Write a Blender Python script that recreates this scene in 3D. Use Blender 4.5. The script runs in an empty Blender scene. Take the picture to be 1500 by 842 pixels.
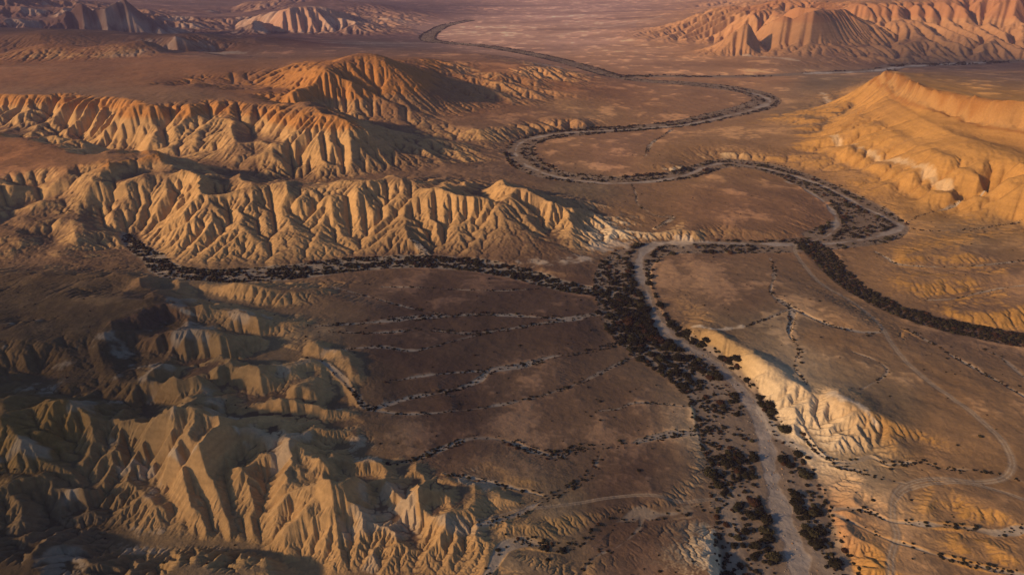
import bpy, math, random, time
import numpy as np
T0 = time.perf_counter()
C = bpy.context.scene
COL = C.collection
rng = np.random.default_rng(7)
random.seed(7)

# ------------------------------------------------------------------ camera, sky, sun, exposure
PW, PH, FOC = 1500.0, 842.0, 1000.0          # photograph size and focal length in its pixels
PITCH = math.atan((PH / 2 + 60) / FOC)       # the horizon lies just above the frame
CAMZ = 300.0
cam = bpy.data.cameras.new('camera')
cam.sensor_width = 36.0
cam.lens = 36.0 * FOC / PW
cam.clip_start, cam.clip_end = 1.0, 120000.0
camo = bpy.data.objects.new('camera', cam)
COL.objects.link(camo)
camo.location = (0, 0, CAMZ)
camo.rotation_euler = (math.pi / 2 - PITCH, 0, 0)
C.camera = camo

SUN_AZ, SUN_EL = math.radians(-110), math.radians(18)    # azimuth from +Y, clockwise; elevation
world = bpy.data.worlds.new('World')
C.world = world
world.use_nodes = True
wn = world.node_tree
sky = wn.nodes.new('ShaderNodeTexSky')
sky.sky_type = 'NISHITA'
sky.sun_disc = False
sky.ozone_density = 2.2
sky.dust_density = 0.8
sky.sun_elevation = SUN_EL
sky.sun_rotation = SUN_AZ
wn.nodes['Background'].inputs['Strength'].default_value = 0.068
wn.links.new(sky.outputs[0], wn.nodes['Background'].inputs['Color'])
sun = bpy.data.lights.new('sun', 'SUN')
sun.energy = 5.0
sun.angle = math.radians(2.5)
sun.color = (1.0, 0.64, 0.32)
suno = bpy.data.objects.new('sun', sun)
COL.objects.link(suno)
suno.rotation_euler = (math.pi / 2 - SUN_EL, 0, math.pi - SUN_AZ)
C.view_settings.view_transform = 'Standard'
C.view_settings.look = 'None'
C.view_settings.exposure = 0.14
C.view_settings.gamma = 1.0
HAZE = 5.0e-5
# clouds added out of frame to dim the ground: photo pixel and height of the shaded spot, half sizes, seed
SHADE_CLOUDS = [(110, 545, 30, 290, 200, 38, 1), (560, 590, 8, 140, 175, 30, 2), (870, 850, 5, 115, 85, 26, 3), (1430, 88, 10, 420, 380, 60, 4), (120, 20, 140, 560, 420, 75, 5),
          (1480, 410, 10, 140, 220, 28, 6), (1350, 830, 5, 100, 80, 16, 7)]
C.cycles.volume_bounces = 0

# ------------------------------------------------------------------ pixel -> point on a level
CP, SP = math.cos(PITCH), math.sin(PITCH)
def at(px, py, z=0.0):
    u, v = (px - PW / 2) / FOC, (PH / 2 - py) / FOC
    dx, dy, dz = u, CP + v * SP, -SP + v * CP
    t = (z - CAMZ) / dz
    return dx * t, dy * t

# ------------------------------------------------------------------ the terrain grid: rings round the drone's foot point,
# cell size growing with distance (square cells everywhere)
TH0, TH1 = math.radians(-52), math.radians(52)
R0, R1 = 165.0, 7600.0
NT = 1232
DT = (TH1 - TH0) / (NT - 1)
NR = int(math.log(R1 / R0) / DT) + 1

class Grid:
    def __init__(g, lev):
        g.s = 2 ** lev
        g.nt = (NT - 1) // g.s + 1
        g.nr = (NR - 1) // g.s + 1
        g.dt = DT * g.s
        g.r = R0 * np.exp(np.arange(g.nr) * g.dt)
        g.th = TH0 + np.arange(g.nt) * g.dt
        g.X = (g.r[:, None] * np.sin(g.th)[None, :]).astype(np.float32)
        g.Y = (g.r[:, None] * np.cos(g.th)[None, :]).astype(np.float32)
        g.dx = (g.r * g.dt).astype(np.float32)[:, None]
    def ij(g, x, y):
        r = math.hypot(x, y)
        return math.log(max(r, 1) / R0) / g.dt, (math.atan2(x, y) - TH0) / g.dt

def up2(a, nr, nt):
    """bilinear resize of a coarse grid to (nr, nt)"""
    i = np.minimum(np.arange(nr) / 2.0, a.shape[0] - 1); j = np.minimum(np.arange(nt) / 2.0, a.shape[1] - 1)
    i0 = np.minimum(i.astype(int), a.shape[0] - 2); j0 = np.minimum(j.astype(int), a.shape[1] - 2)
    fi = (i - i0)[:, None].astype(np.float32); fj = (j - j0)[None, :].astype(np.float32)
    b = a[i0] * (1 - fi) + a[i0 + 1] * fi
    return b[:, j0] * (1 - fj) + b[:, j0 + 1] * fj

def smooth_line(pts, n=4):
    """Catmull-Rom subdivision of a list of tuples"""
    P = np.array(pts, float)
    if len(P) < 3: return P
    Q = np.vstack([2 * P[0] - P[1], P, 2 * P[-1] - P[-2]])
    out = []
    for k in range(1, len(Q) - 2):
        for t in np.arange(n) / n:
            a, b, c, d = Q[k - 1], Q[k], Q[k + 1], Q[k + 2]
            out.append(0.5 * (2 * b + (c - a) * t + (2 * a - 5 * b + 4 * c - d) * t * t + (3 * b - a - 3 * c + d) * t ** 3))
    out.append(P[-1])
    return np.array(out)

def zf(z, px, py): return z if z <= 10 or py < 66 or (px > 1150 and py < 300) or (430 < px < 930 and 76 < py < 253) else 10 + (z - 10) * 0.68
def wline(pts, n=4):
    """[(px, py, z, extra...)] -> world rows (x, y, z, extra...), smoothed"""
    rows = []
    for p in pts:
        z = zf(p[2] * (0.88 if p[2] > 14 and p[0] < 460 and p[1] > 560 else 1) * (1.3 if p[2] > 13.2 and 200 < p[0] < 560 and 400 < p[1] < 660 else 1), p[0], p[1]); x, y = at(p[0], p[1], z); rows.append((x, y, z) + tuple(p[3:]))
    return smooth_line(rows, n)

def splat(g, line, reach, D, V=None, S=None):
    """distance from grid points to a world polyline within `reach` metres (plus half width), minimum kept in D;
    V collects the line's attribute columns at the nearest point"""
    L = 0.0
    for a, b in zip(line[:-1], line[1:]):
        seg = math.hypot(b[0] - a[0], b[1] - a[1])
        rmin = max(R0, min(math.hypot(*a[:2]), math.hypot(*b[:2])) - reach)
        rmax = max(math.hypot(*a[:2]), math.hypot(*b[:2])) + reach
        ia = max(0, int(math.log(rmin / R0) / g.dt)); ib = min(g.nr, int(math.log(max(rmax, R0) / R0) / g.dt) + 2)
        ta, tb = math.atan2(a[0], a[1]), math.atan2(b[0], b[1])
        m = math.asin(min(0.99, reach / rmin)) if rmin > reach else 1.5
        ja = max(0, int((min(ta, tb) - m - TH0) / g.dt)); jb = min(g.nt, int((max(ta, tb) + m - TH0) / g.dt) + 2)
        if ia < ib and ja < jb:
            X, Y = g.X[ia:ib, ja:jb], g.Y[ia:ib, ja:jb]
            ux, uy = (b[0] - a[0]), (b[1] - a[1]); L2 = ux * ux + uy * uy + 1e-9
            t = np.clip(((X - a[0]) * ux + (Y - a[1]) * uy) / L2, 0, 1)
            d = np.hypot(X - a[0] - t * ux, Y - a[1] - t * uy)
            sub = D[ia:ib, ja:jb]
            k = d < sub
            sub[k] = d[k]
            if V is not None:
                for c in range(V.shape[0]):
                    V[c][ia:ib, ja:jb][k] = (a[2 + c] + (b[2 + c] - a[2 + c]) * t)[k]
            if S is not None:
                S[ia:ib, ja:jb][k] = (L + t * seg)[k]
        L += seg

# value noise on world coordinates
_perm = rng.random(65536).astype(np.float32)
def vnoise(X, Y, wl, seed=0):
    x = X / wl + seed * 17.3; y = Y / wl + seed * 31.7
    xi = np.floor(x); yi = np.floor(y)
    fx = (x - xi).astype(np.float32); fy = (y - yi).astype(np.float32)
    xi = xi.astype(np.int64); yi = yi.astype(np.int64)
    fx = fx * fx * (3 - 2 * fx); fy = fy * fy * (3 - 2 * fy)
    def hsh(a, b): return _perm[((a * 73856093) ^ (b * 19349663) ^ (seed * 83492791)) & 65535]
    a = hsh(xi, yi); b = hsh(xi + 1, yi); c = hsh(xi, yi + 1); d = hsh(xi + 1, yi + 1)
    return (a + (b - a) * fx) * (1 - fy) + (c + (d - c) * fx) * fy
def fbm(X, Y, wl, n, seed=0, gain=0.5):
    s = np.zeros(X.shape, np.float32); a = 1.0; tot = 0.0
    for k in range(n):
        s += a * (vnoise(X, Y, wl / 2 ** k, seed + k) - 0.5); tot += a; a *= gain
    return s / tot * 2.0            # about -1..1

def sst(x, a, b):
    t = np.clip((x - a) / (b - a), 0, 1)
    return t * t * (3 - 2 * t)

# ------------------------------------------------------------------ what was read off the photograph (photo pixels, height in metres)
# main dry riverbed: px, py, z, half width of the whole bed
MAIN = [(1175, 900, 0, 38), (1155, 842, 0, 36), (1135, 770, 0, 34), (1120, 700, 0, 33), (1090, 640, 0, 31), (1060, 580, 0, 28),
        (1015, 535, 0, 30), (960, 500, 0, 31), (932, 470, 0, 30), (918, 440, 0, 28), (912, 410, 0, 28), (925, 380, 0, 26),
        (965, 364, 0, 20), (1020, 362, 0, 19), (1090, 362, 0, 19), (1160, 360, 0, 19), (1220, 352, 0, 24), (1275, 345, 0, 25),
        (1308, 334, 0, 18), (1290, 318, 0, 24), (1250, 300, 0, 34), (1212, 280, 0, 30), (1165, 258, 0, 26), (1110, 243, 0, 24), (1055, 240, 0, 22),
        (1000, 256, 0, 20), (940, 263, 0, 20), (880, 264, 0, 20), (820, 258, 0, 24), (782, 246, 0, 28), (764, 230, 0, 26),
        (764, 215, 0, 24), (785, 203, 0, 24), (830, 196, 0, 24), (885, 191, 0, 22), (945, 187, 0, 22), (1005, 180, 0, 26),
        (1060, 168, 0, 32), (1105, 157, 0, 36), (1122, 146, 0, 32), (1100, 135, 0, 34), (1050, 127, 0, 34), (1000, 122, 0, 30),
        (950, 119, 0, 26), (900, 112, 0, 26), (860, 100, 0, 30), (820, 89, 0, 30), (770, 78, 0, 30), (710, 68, 0, 30),
        (665, 64, 0, 30), (630, 60, 0, 34), (628, 52, 0, 34), (640, 44, 0, 30), (652, 38, 0, 30), (690, 30, 0, 25)]
# pale flowing-water scar inside it
SCAR = [(1195, 900, 0, 9), (1175, 842, 0, 9), (1150, 770, 0, 8.5), (1132, 715, 0, 8), (1122, 660, 0, 7), (1108, 610, 0, 6), (1085, 570, 0, 6), (1052, 535, 0, 6),
        (1010, 510, 0, 6.5), (978, 490, 0, 7), (962, 465, 0, 6.5), (948, 430, 0, 6), (937, 400, 0, 6), (938, 375, 0, 8), (962, 357, 0, 8), (1020, 355, 0, 6),
        (1090, 357, 0, 5.5), (1160, 358, 0, 6), (1220, 356, 0, 5), (1270, 350, 0, 6), (1300, 342, 0, 7), (1322, 332, 0, 6), (1300, 320, 0, 6),
        (1262, 302, 0, 6), (1228, 283, 0, 6), (1185, 265, 0, 6), (1140, 252, 0, 6), (1095, 243, 0, 5), (1050, 240, 0, 6), (1000, 258, 0, 6), (940, 267, 0, 6),
        (880, 268, 0, 6), (820, 260, 0, 7), (780, 247, 0, 9), (757, 230, 0, 9), (757, 215, 0, 9), (775, 204, 0, 9), (825, 195, 0, 8),
        (885, 192, 0, 6), (945, 188, 0, 6), (1005, 183, 0, 7), (1065, 170, 0, 9), (1105, 160, 0, 11), (1128, 149, 0, 10), (1110, 139, 0, 8), (1060, 127, 0, 6)]
SCAR2 = [(1190, 353, 0, 4), (1212, 345, 0, 5), (1224, 332, 0, 6), (1222, 315, 0, 5), (1205, 295, 0, 5), (1180, 278, 0, 4), (1150, 265, 0, 3)]
LOOP_IN = [(1190, 345, 0, 12), (1235, 335, 0, 22), (1255, 322, 0, 26), (1235, 305, 0, 20)]
RTRIB = [(1180, 355, 0, 18), (1205, 375, 0, 20), (1222, 395, 0, 17), (1250, 420, 0, 16), (1300, 448, 0, 16), (1355, 468, 0, 17), (1420, 484, 0, 17),
         (1500, 499, 0, 18), (1600, 512, 0, 18)]
LTRIB = [(895, 430, 0, 10), (840, 423, 0, 11), (790, 409, 0, 14), (740, 396, 0, 15), (690, 388, 0.5, 16), (620, 383, 1, 17), (560, 385, 1, 18), (500, 389, 1, 20),
         (430, 398, 1.5, 20), (340, 404, 2, 18), (270, 402, 2.5, 15), (235, 390, 3, 12), (225, 378, 3.5, 11), (200, 362, 5, 9), (183, 345, 8, 6)]
FARWASH = [(905, 112, 0, 26), (980, 112, 0, 20), (1100, 112, 0, 20), (1200, 107, 0, 24), (1290, 103, 0, 34), (1320, 97, 0, 40), (1400, 94, 0, 26), (1500, 90, 0, 26)]
FARSCAR = [(1180, 108, 0, 10), (1240, 106, 0, 14), (1290, 103, 0, 22), (1320, 98, 0, 24), (1380, 95, 0, 12), (1440, 92, 0, 9)]
FARPALE = [(440, 76, 0, 20), (520, 72, 0, 16), (600, 66, 0, 16), (640, 64, 0, 16)]
# little side washes: px, py, z, half width
SIDE = [
 [(450, 478, 13, 3), (490, 476, 11, 4), (560, 470, 9, 6), (590, 466, 8.5, 9), (640, 463, 7.5, 6), (700, 460, 6, 5), (760, 462, 4, 5), (820, 466, 2.5, 5), (885, 459, 0.3, 6)],
 [(480, 486, 12, 2), (560, 487, 10, 3), (620, 483, 8, 3), (680, 488, 6, 4), (740, 482, 4.5, 4), (790, 474, 3.5, 4), (850, 466, 1.5, 4)],
 [(440, 522, 16, 2), (470, 528, 14, 2.5), (495, 548, 12.5, 3), (520, 575, 11, 3), (542, 598, 10, 3), (600, 582, 8, 3), (660, 572, 7, 3.5), (703, 556, 6, 4), (720, 542, 5.5, 5), (770, 535, 4.5, 5),
  (810, 522, 3.5, 4), (860, 515, 2, 4), (908, 502, 0.3, 5)],
 [(560, 682, 11, 2), (600, 675, 10, 3), (640, 659, 9, 4), (690, 642, 7.5, 4), (740, 645, 6.5, 4), (780, 660, 5.5, 6), (820, 668, 4.5, 6), (850, 655, 4, 5),
  (920, 650, 2.5, 5), (980, 637, 1.5, 5), (1042, 629, 0.3, 5)],
 [(885, 655, 3.3, 3), (866, 690, 4, 4), (830, 716, 5, 4), (790, 735, 6.5, 3), (760, 752, 8, 2.5), (700, 768, 11, 2)],
 [(705, 850, 7, 4), (722, 825, 6.5, 4), (742, 800, 6, 4), (775, 795, 5, 4.5), (820, 802, 4.2, 4.5), (862, 790, 3.4, 5), (890, 770, 2.6, 5), (930, 757, 2, 5), (1000, 750, 1, 5), (1065, 738, 0.2, 6)],
 [(650, 693, 9, 1.5), (700, 702, 7.5, 2), (760, 716, 6, 2), (795, 726, 5.5, 2)],
 [(850, 842, 5, 2), (872, 815, 4.3, 2.5), (905, 800, 3.6, 2.5), (935, 775, 2.5, 2), (940, 760, 1.8, 2)],
 [(540, 600, 10.3, 1.5), (600, 606, 9, 1.5), (660, 602, 7.5, 1.8), (720, 595, 6.2, 2), (790, 580, 4.8, 2.5), (850, 560, 3.2, 2.5), (900, 535, 1.5, 2.5), (945, 514, 0.3, 3)],
 [(870, 602, 4.5, 1.5), (905, 598, 4, 1.8), (930, 590, 3.3, 2), (975, 592, 2, 2), (1015, 598, 0.8, 2)],
 [(480, 418, 7, 1.5), (560, 440, 6.5, 2), (620, 455, 6, 2), (660, 462, 6.5, 2)],
 [(560, 420, 5, 1.5), (640, 422, 4, 2), (720, 426, 2.5, 2), (790, 422, 1, 2)],
 [(490, 512, 11.5, 2), (560, 508, 10, 2.5), (610, 513, 8.8, 2), (680, 495, 6.4, 2), (720, 486, 5, 2)],
 [(560, 560, 10.5, 1.5), (620, 550, 9, 1.8), (670, 545, 7.5, 1.5), (715, 543, 5.7, 1.5)],
 # right bank
 [(1128, 378, 2.2, 2), (1135, 400, 5, 3), (1130, 430, 7, 3.5), (1158, 450, 8, 4.5), (1160, 465, 8.4, 4), (1156, 490, 8.8, 2.5), (1172, 515, 9, 2.5), (1163, 538, 9.3, 2), (1188, 566, 9.6, 1.5)],
 [(1158, 450, 8, 3), (1210, 474, 7, 4), (1255, 485, 6.2, 3.5), (1300, 486, 5, 2)],
 [(1090, 478, 9.5, 1.5), (1125, 466, 8.8, 2), (1158, 452, 8, 2.5)],
 [(1316, 478, 0.4, 2), (1335, 485, 2.5, 2.5), (1360, 500, 4, 3), (1420, 535, 6.5, 3), (1470, 562, 8, 2.5), (1530, 600, 10, 2)],
 [(1440, 510, 2, 2), (1470, 525, 4, 2.5), (1500, 552, 6, 2.5), (1540, 580, 8, 2)],
 [(1190, 748, 0.4, 3), (1240, 744, 2, 3), (1275, 750, 3, 3), (1312, 764, 4, 3), (1400, 770, 6, 3), (1465, 780, 7, 3), (1520, 768, 8.5, 3)],
 [(1215, 748, 1, 2), (1255, 768, 2.2, 2.5), (1300, 790, 3.5, 2.5), (1335, 800, 4, 3), (1400, 820, 5, 3), (1510, 845, 7, 3)],
 [(1172, 630, 0.4, 3), (1205, 668, 2, 2.5), (1245, 677, 3, 2.5), (1275, 669, 3.6, 2.5), (1302, 680, 4.2, 3), (1350, 676, 5.5, 3), (1380, 686, 6.2, 3), (1440, 690, 7.5, 2), (1500, 705, 9, 2)],
 [(1218, 680, 3, 3), (1260, 690, 4, 3), (1300, 703, 5, 3), (1325, 707, 5.5, 2)],
 [(1250, 515, 7.5, 1.5), (1282, 527, 7.5, 2), (1300, 545, 7.8, 2), (1262, 570, 8.6, 1.5)],
 [(1282, 368, 0.5, 2), (1300, 378, 3, 2), (1322, 388, 4.5, 2.5), (1400, 391, 8, 2.5), (1480, 384, 13, 2.5), (1560, 378, 18, 2)],
 [(1330, 333, 0.4, 2), (1360, 338, 3, 2), (1430, 335, 8, 2.5), (1500, 325, 16, 2)],
 [(1325, 328, 0.4, 2), (1350, 315, 4, 2), (1400, 303, 9, 2.5), (1450, 290, 17, 2)],
 [(1350, 440, 2, 2), (1400, 437, 5, 2), (1450, 425, 9, 2), (1520, 415, 15, 2)],
 [(960, 335, 3, 3), (985, 318, 4.5, 5), (962, 316, 5, 2), (935, 300, 6.5, 2), (932, 285, 3, 2), (925, 270, 0.3, 2)],
 [(600, 347, 20, 2), (612, 356, 10, 4), (622, 372, 3, 7), (625, 380, 1, 9)],
 [(1180, 362, 0.3, 4), (1160, 350, 0.2, 3)],
 [(945, 230, 5, 4), (955, 210, 4, 5), (975, 197, 2, 4), (985, 190, 0.5, 4)],
]
TRACK = [(1164, 358, 0.1), (1168, 372, 2.0), (1200, 408, 4.5), (1250, 438, 5.0), (1288, 472, 4.5), (1308, 508, 5.0), (1340, 545, 5.8), (1390, 585, 7.0), (1430, 615, 8.0), (1466, 648, 8.8),
         (1483, 678, 9.0), (1470, 699, 8.5), (1430, 706, 7.5), (1370, 702, 6.2), (1332, 708, 5.5), (1311, 726, 4.8), (1308, 760, 4.0), (1314, 785, 3.6), (1305, 815, 3.5), (1303, 850, 3.2), (1303, 920, 3.0)]
TRACK2 = [(700, 760, 11.3), (760, 745, 8.5), (830, 737, 7.0), (900, 727, 5.2), (950, 726, 3.8), (1000, 733, 2.4), (1055, 728, 0.4)]
TRACK3 = [(1309, 735, 4.6), (1330, 716, 5.5), (1390, 708, 6.6), (1440, 712, 7.7), (1500, 730, 9.5)]

# heights elsewhere: crests, rims, feet and valley floors
H = [
 [(120, 760, 2), (200, 790, 2), (300, 792, 2), (370, 805, 2), (470, 832, 2), (600, 848, 2.5), (720, 840, 5)],
 # plain between the left badlands and the riverbed (fan falling to the bed)
 [(520, 430, 9), (540, 460, 10.5), (530, 520, 12), (560, 580, 11.5), (545, 640, 12)],
 [(700, 440, 5), (690, 475, 7.5), (640, 530, 9.5), (660, 600, 9), (720, 680, 8)],
 [(850, 445, 2.2), (840, 490, 4), (800, 560, 5.8), (900, 560, 3), (960, 560, 1.5)],
 [(880, 620, 4.5), (960, 620, 2.4), (1020, 660, 2.2), (1000, 700, 3.2), (930, 700, 4.5)],
 [(900, 800, 4.5), (980, 780, 3.4), (1050, 790, 4), (1040, 830, 9), (1060, 850, 10)],
 [(760, 700, 8), (820, 695, 6.4), (700, 670, 9.5)],
 [(860, 830, 6), (960, 842, 6), (780, 842, 7), (800, 820, 6)],
 [(740, 400, 2), (800, 395, 4), (850, 400, 3)],
 # central badland ridge, crest
 [(-60, 255, 74), (0, 268, 72), (60, 258, 76), (110, 250, 80), (165, 230, 86), (210, 224, 90), (250, 238, 86), (300, 255, 76), (350, 264, 69), (400, 278, 62), (450, 289, 54),
  (490, 281, 58), (530, 268, 64), (570, 257, 69), (610, 269, 63), (650, 265, 65), (700, 268, 63), (740, 278, 56), (800, 288, 45), (850, 304, 32), (885, 318, 18), (915, 332, 11)],
 [(905, 340, 10), (940, 338, 9), (1000, 337, 10), (1060, 345, 9), (1105, 350, 5)],
 # its foot
 [(-50, 392, 14), (40, 385, 12), (120, 385, 9), (200, 392, 5)],
 [(250, 395, 3.5), (330, 397, 3), (420, 390, 2.5), (500, 380, 2), (580, 376, 2)],
 [(640, 374, 2), (720, 380, 2.5), (800, 386, 3), (860, 380, 3), (893, 362, 1.5)],
 # spur knees of the ridge
 [(210, 224, 90), (225, 270, 62), (240, 320, 32), (250, 360, 12)],
 [(300, 255, 76), (330, 310, 42), (385, 350, 18), (400, 384, 4)],
 [(400, 278, 62), (425, 312, 36), (470, 345, 16), (500, 372, 4)],
 [(570, 257, 69), (560, 300, 36), (530, 335, 16)],
 [(650, 265, 65), (650, 310, 36), (680, 350, 13), (700, 372, 4)],
 [(700, 268, 63), (750, 320, 30), (770, 360, 9)],
 [(740, 278, 56), (790, 312, 27), (820, 355, 9)],
 [(800, 288, 45), (850, 325, 18), (872, 352, 6)],
 [(60, 258, 76), (50, 300, 48), (70, 350, 24), (100, 375, 12)],
 [(110, 250, 80), (130, 290, 52), (150, 330, 26), (165, 350, 13)],
 # plateau tongue behind the left end of the ridge
 [(-60, 205, 82), (0, 200, 82), (60, 200, 82), (110, 215, 82), (140, 228, 83)],
 [(-60, 235, 80), (0, 240, 79), (60, 243, 79), (110, 240, 81)],
 # canyon between tongue and high plateau
 [(-60, 185, 50), (0, 190, 46), (60, 196, 42), (110, 205, 38), (180, 218, 33), (260, 232, 28), (340, 250, 23), (400, 268, 19), (470, 268, 15), (560, 258, 12), (640, 252, 9), (720, 255, 6)],
 [(760, 265, 4), (800, 272, 4), (860, 285, 5), (920, 295, 6), (980, 285, 4), (900, 278, 2)],
 # high plateau rim
 [(-80, 145, 104), (0, 146, 104), (30, 150, 103), (60, 143, 105), (110, 149, 104), (150, 152, 104), (205, 160, 102), (250, 152, 104), (300, 143, 106), (345, 142, 107), (372, 155, 102), (378, 172, 90)],
 [(-80, 138, 105), (60, 137, 105), (150, 145, 105), (250, 145, 106), (320, 135, 107), (420, 140, 104)],
 # spur running down to the right from the rim
 [(430, 150, 100), (480, 162, 84), (530, 182, 62), (580, 205, 38), (630, 228, 18), (680, 240, 9)],
 [(372, 155, 102), (360, 200, 62), (345, 235, 34)],
 [(205, 160, 102), (220, 200, 60), (240, 225, 34)],
 [(60, 143, 105), (85, 175, 66), (110, 195, 44)],
 # high plateau surface
 [(0, 120, 106), (100, 118, 107), (200, 122, 107), (300, 120, 108)],
 [(-100, 95, 108), (0, 92, 108), (150, 90, 109), (300, 95, 110), (420, 88, 113)],
 [(0, 75, 108), (100, 72, 108), (200, 72, 106), (300, 76, 104)],
 # second rim and the dome
 [(225, 117, 106), (280, 112, 107), (350, 107, 109), (400, 100, 112), (430, 93, 114), (470, 94, 112), (505, 108, 100)],
 [(225, 126, 100), (280, 123, 98), (330, 124, 95), (380, 126, 92), (440, 130, 88)],
 [(440, 145, 70), (500, 160, 48), (560, 180, 30), (620, 195, 18), (680, 205, 10), (720, 215, 6)],
 [(470, 94, 112), (500, 84, 120), (530, 79, 122), (560, 84, 118), (600, 105, 92), (640, 125, 62), (680, 142, 38), (720, 158, 20)],
 [(505, 108, 100), (545, 130, 72), (590, 155, 46), (640, 172, 24)],
 # badlands north of it, down to the bed
 [(600, 88, 80), (650, 82, 62), (700, 80, 42), (750, 88, 26)],
 [(660, 108, 60), (720, 104, 52), (770, 92, 44), (820, 100, 34), (850, 108, 22)],
 [(700, 128, 44), (750, 113, 46), (790, 125, 34), (850, 132, 18), (900, 140, 8)],
 [(740, 150, 22), (800, 160, 12), (860, 165, 7), (930, 165, 4), (1000, 160, 2.5)],
 [(690, 190, 22), (740, 185, 18), (790, 183, 13), (850, 181, 12), (890, 183, 8)],
 [(640, 205, 24), (700, 215, 9), (735, 225, 4)],
 [(900, 130, 6), (980, 135, 4), (1040, 145, 3)],
 # hills inside the loops
 [(830, 222, 3), (870, 212, 5), (920, 210, 6), (940, 225, 5), (900, 243, 3)],
 [(960, 215, 8), (1010, 210, 10), (1050, 205, 12)],
 [(975, 243, 6), (1010, 240, 8), (1042, 234, 7)],
 [(1000, 290, 8), (1060, 280, 9), (1120, 285, 8), (1180, 310, 5), (1140, 335, 5), (1080, 335, 7)],
 [(1000, 320, 7), (1060, 315, 8), (1120, 312, 7)],
 # right bank plain
 [(1025, 404, 4), (1060, 398, 4.5), (1100, 394, 4.5)],
 [(1015, 440, 5), (1055, 440, 6.5), (1100, 430, 7)],
 [(1200, 440, 8), (1240, 460, 8.5), (1230, 500, 9), (1300, 560, 9)],
 [(1050, 478, 8.5), (1100, 500, 9), (1140, 520, 9.5), (1180, 540, 10)],
 [(1380, 540, 8), (1440, 570, 10), (1480, 610, 11), (1400, 640, 10)],
 [(1340, 740, 6.5), (1400, 735, 9), (1460, 745, 10)],
 [(1250, 725, 5), (1230, 800, 5), (1260, 830, 5.5)],
 [(1400, 795, 8), (1450, 800, 9), (1480, 815, 9)],
 # white cliff beside the riverbed: crest and foot
 [(985, 484, 4), (1003, 486, 7), (1040, 496, 9.5), (1070, 518, 11), (1100, 540, 12.5), (1145, 562, 14), (1190, 574, 16), (1230, 586, 16), (1270, 606, 14), (1298, 630, 10), (1310, 650, 7)],
 [(1000, 503, 0.8), (1048, 533, 0.8), (1080, 562, 0.8), (1108, 600, 0.8), (1136, 632, 1), (1180, 658, 1.5), (1215, 667, 2.5)],
 [(1190, 574, 16), (1210, 602, 12), (1225, 640, 9), (1235, 662, 4)],
 [(1145, 562, 14), (1165, 600, 8.5), (1175, 640, 3.5)],
 # lower right hills between the tributary and the cuesta
 [(1310, 375, 8), (1370, 372, 13), (1420, 370, 16)],
 [(1330, 410, 7), (1400, 405, 11), (1480, 400, 17)],
 [(1400, 455, 5), (1470, 455, 9), (1540, 450, 14)],
 [(1450, 350, 16), (1520, 345, 23), (1600, 335, 30)],
 # cuesta: cliff top, cliff foot, long slope
 [(1290, 105, 99), (1310, 107, 107), (1350, 128, 110), (1400, 138, 112), (1450, 147, 113), (1500, 151, 114), (1600, 160, 117), (1700, 170, 120)],
 [(1400, 118, 104), (1450, 125, 105), (1520, 128, 106), (1600, 130, 108)],
 [(1296, 140, 76), (1340, 166, 76), (1380, 187, 73), (1420, 204, 70), (1480, 226, 67), (1560, 256, 65), (1680, 290, 62)],
 [(1250, 150, 42), (1220, 175, 27), (1180, 195, 15), (1130, 205, 10)],
 [(1260, 165, 55), (1300, 185, 56), (1350, 210, 56), (1400, 235, 54), (1450, 250, 54), (1520, 270, 54), (1600, 300, 50)],
 [(1215, 207, 27), (1260, 225, 29), (1300, 240, 30), (1340, 257, 30), (1385, 276, 28), (1450, 288, 30)],
 [(1070, 222, 10), (1130, 222, 11), (1200, 225, 15), (1250, 245, 14), (1300, 268, 14), (1340, 290, 11)],
 [(1120, 238, 3), (1200, 262, 3), (1260, 290, 3), (1320, 315, 3)],
 [(1160, 160, 5), (1200, 150, 10), (1250, 135, 24), (1275, 120, 50)],
 [(1330, 108, 66), (1400, 107, 58), (1500, 110, 50), (1600, 112, 46)],
 [(1300, 100, 3), (1380, 100, 10), (1500, 98, 14)],
 [(1140, 120, 4), (1200, 118, 6), (1230, 128, 10)],
 # far plain, right and centre
 [(900, 85, 3), (1000, 92, 3), (1100, 100, 4)],
 [(720, 55, 3), (850, 60, 4), (950, 70, 4), (1000, 75, 5)],
 [(700, 35, 3), (800, 35, 5), (900, 38, 6), (1000, 42, 8)],
 [(700, 15, 5), (850, 14, 10), (1000, 14, 14)],
 # big mesa, top right: rim, cliff foot, pediment
 [(1110, 12, 150), (1125, 6, 152), (1170, 10, 150), (1192, 14, 146), (1250, 6, 152), (1330, 4, 154), (1420, 6, 152), (1500, 8, 152), (1620, 8, 152)],
 [(1140, -4, 158), (1300, -6, 160), (1450, -4, 160), (1600, -4, 160)],
 [(1095, 30, 92), (1130, 30, 96), (1190, 32, 96), (1240, 27, 104), (1320, 28, 104), (1420, 28, 104), (1500, 30, 104), (1620, 30, 104)],
 [(1150, 12, 150), (1125, 42, 70), (1085, 54, 36), (1050, 62, 14)],
 [(1192, 14, 146), (1165, 35, 96), (1120, 55, 44), (1080, 64, 20)],
 [(1105, 38, 84), (1110, 66, 44), (1120, 74, 30)],
 [(1150, 62, 44), (1200, 66, 44), (1260, 62, 50), (1340, 56, 60), (1420, 56, 62), (1500, 62, 54), (1600, 62, 54)],
 [(1060, 84, 8), (1100, 82, 14), (1160, 88, 14), (1220, 84, 18), (1300, 82, 20), (1400, 80, 22), (1500, 80, 22)],
 [(1030, 12, 110), (1060, 10, 114), (1095, 10, 112)],
 [(1020, 24, 50), (1060, 26, 46), (1090, 24, 50)],
 [(1000, 32, 16), (1050, 34, 20)],
 # far left mountains
 [(-60, -15, 180), (0, -8, 165), (45, 4, 140), (75, 10, 120), (120, -10, 185), (165, -6, 172), (205, 6, 130), (245, 16, 100), (300, 26, 64), (340, 32, 44)],
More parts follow.
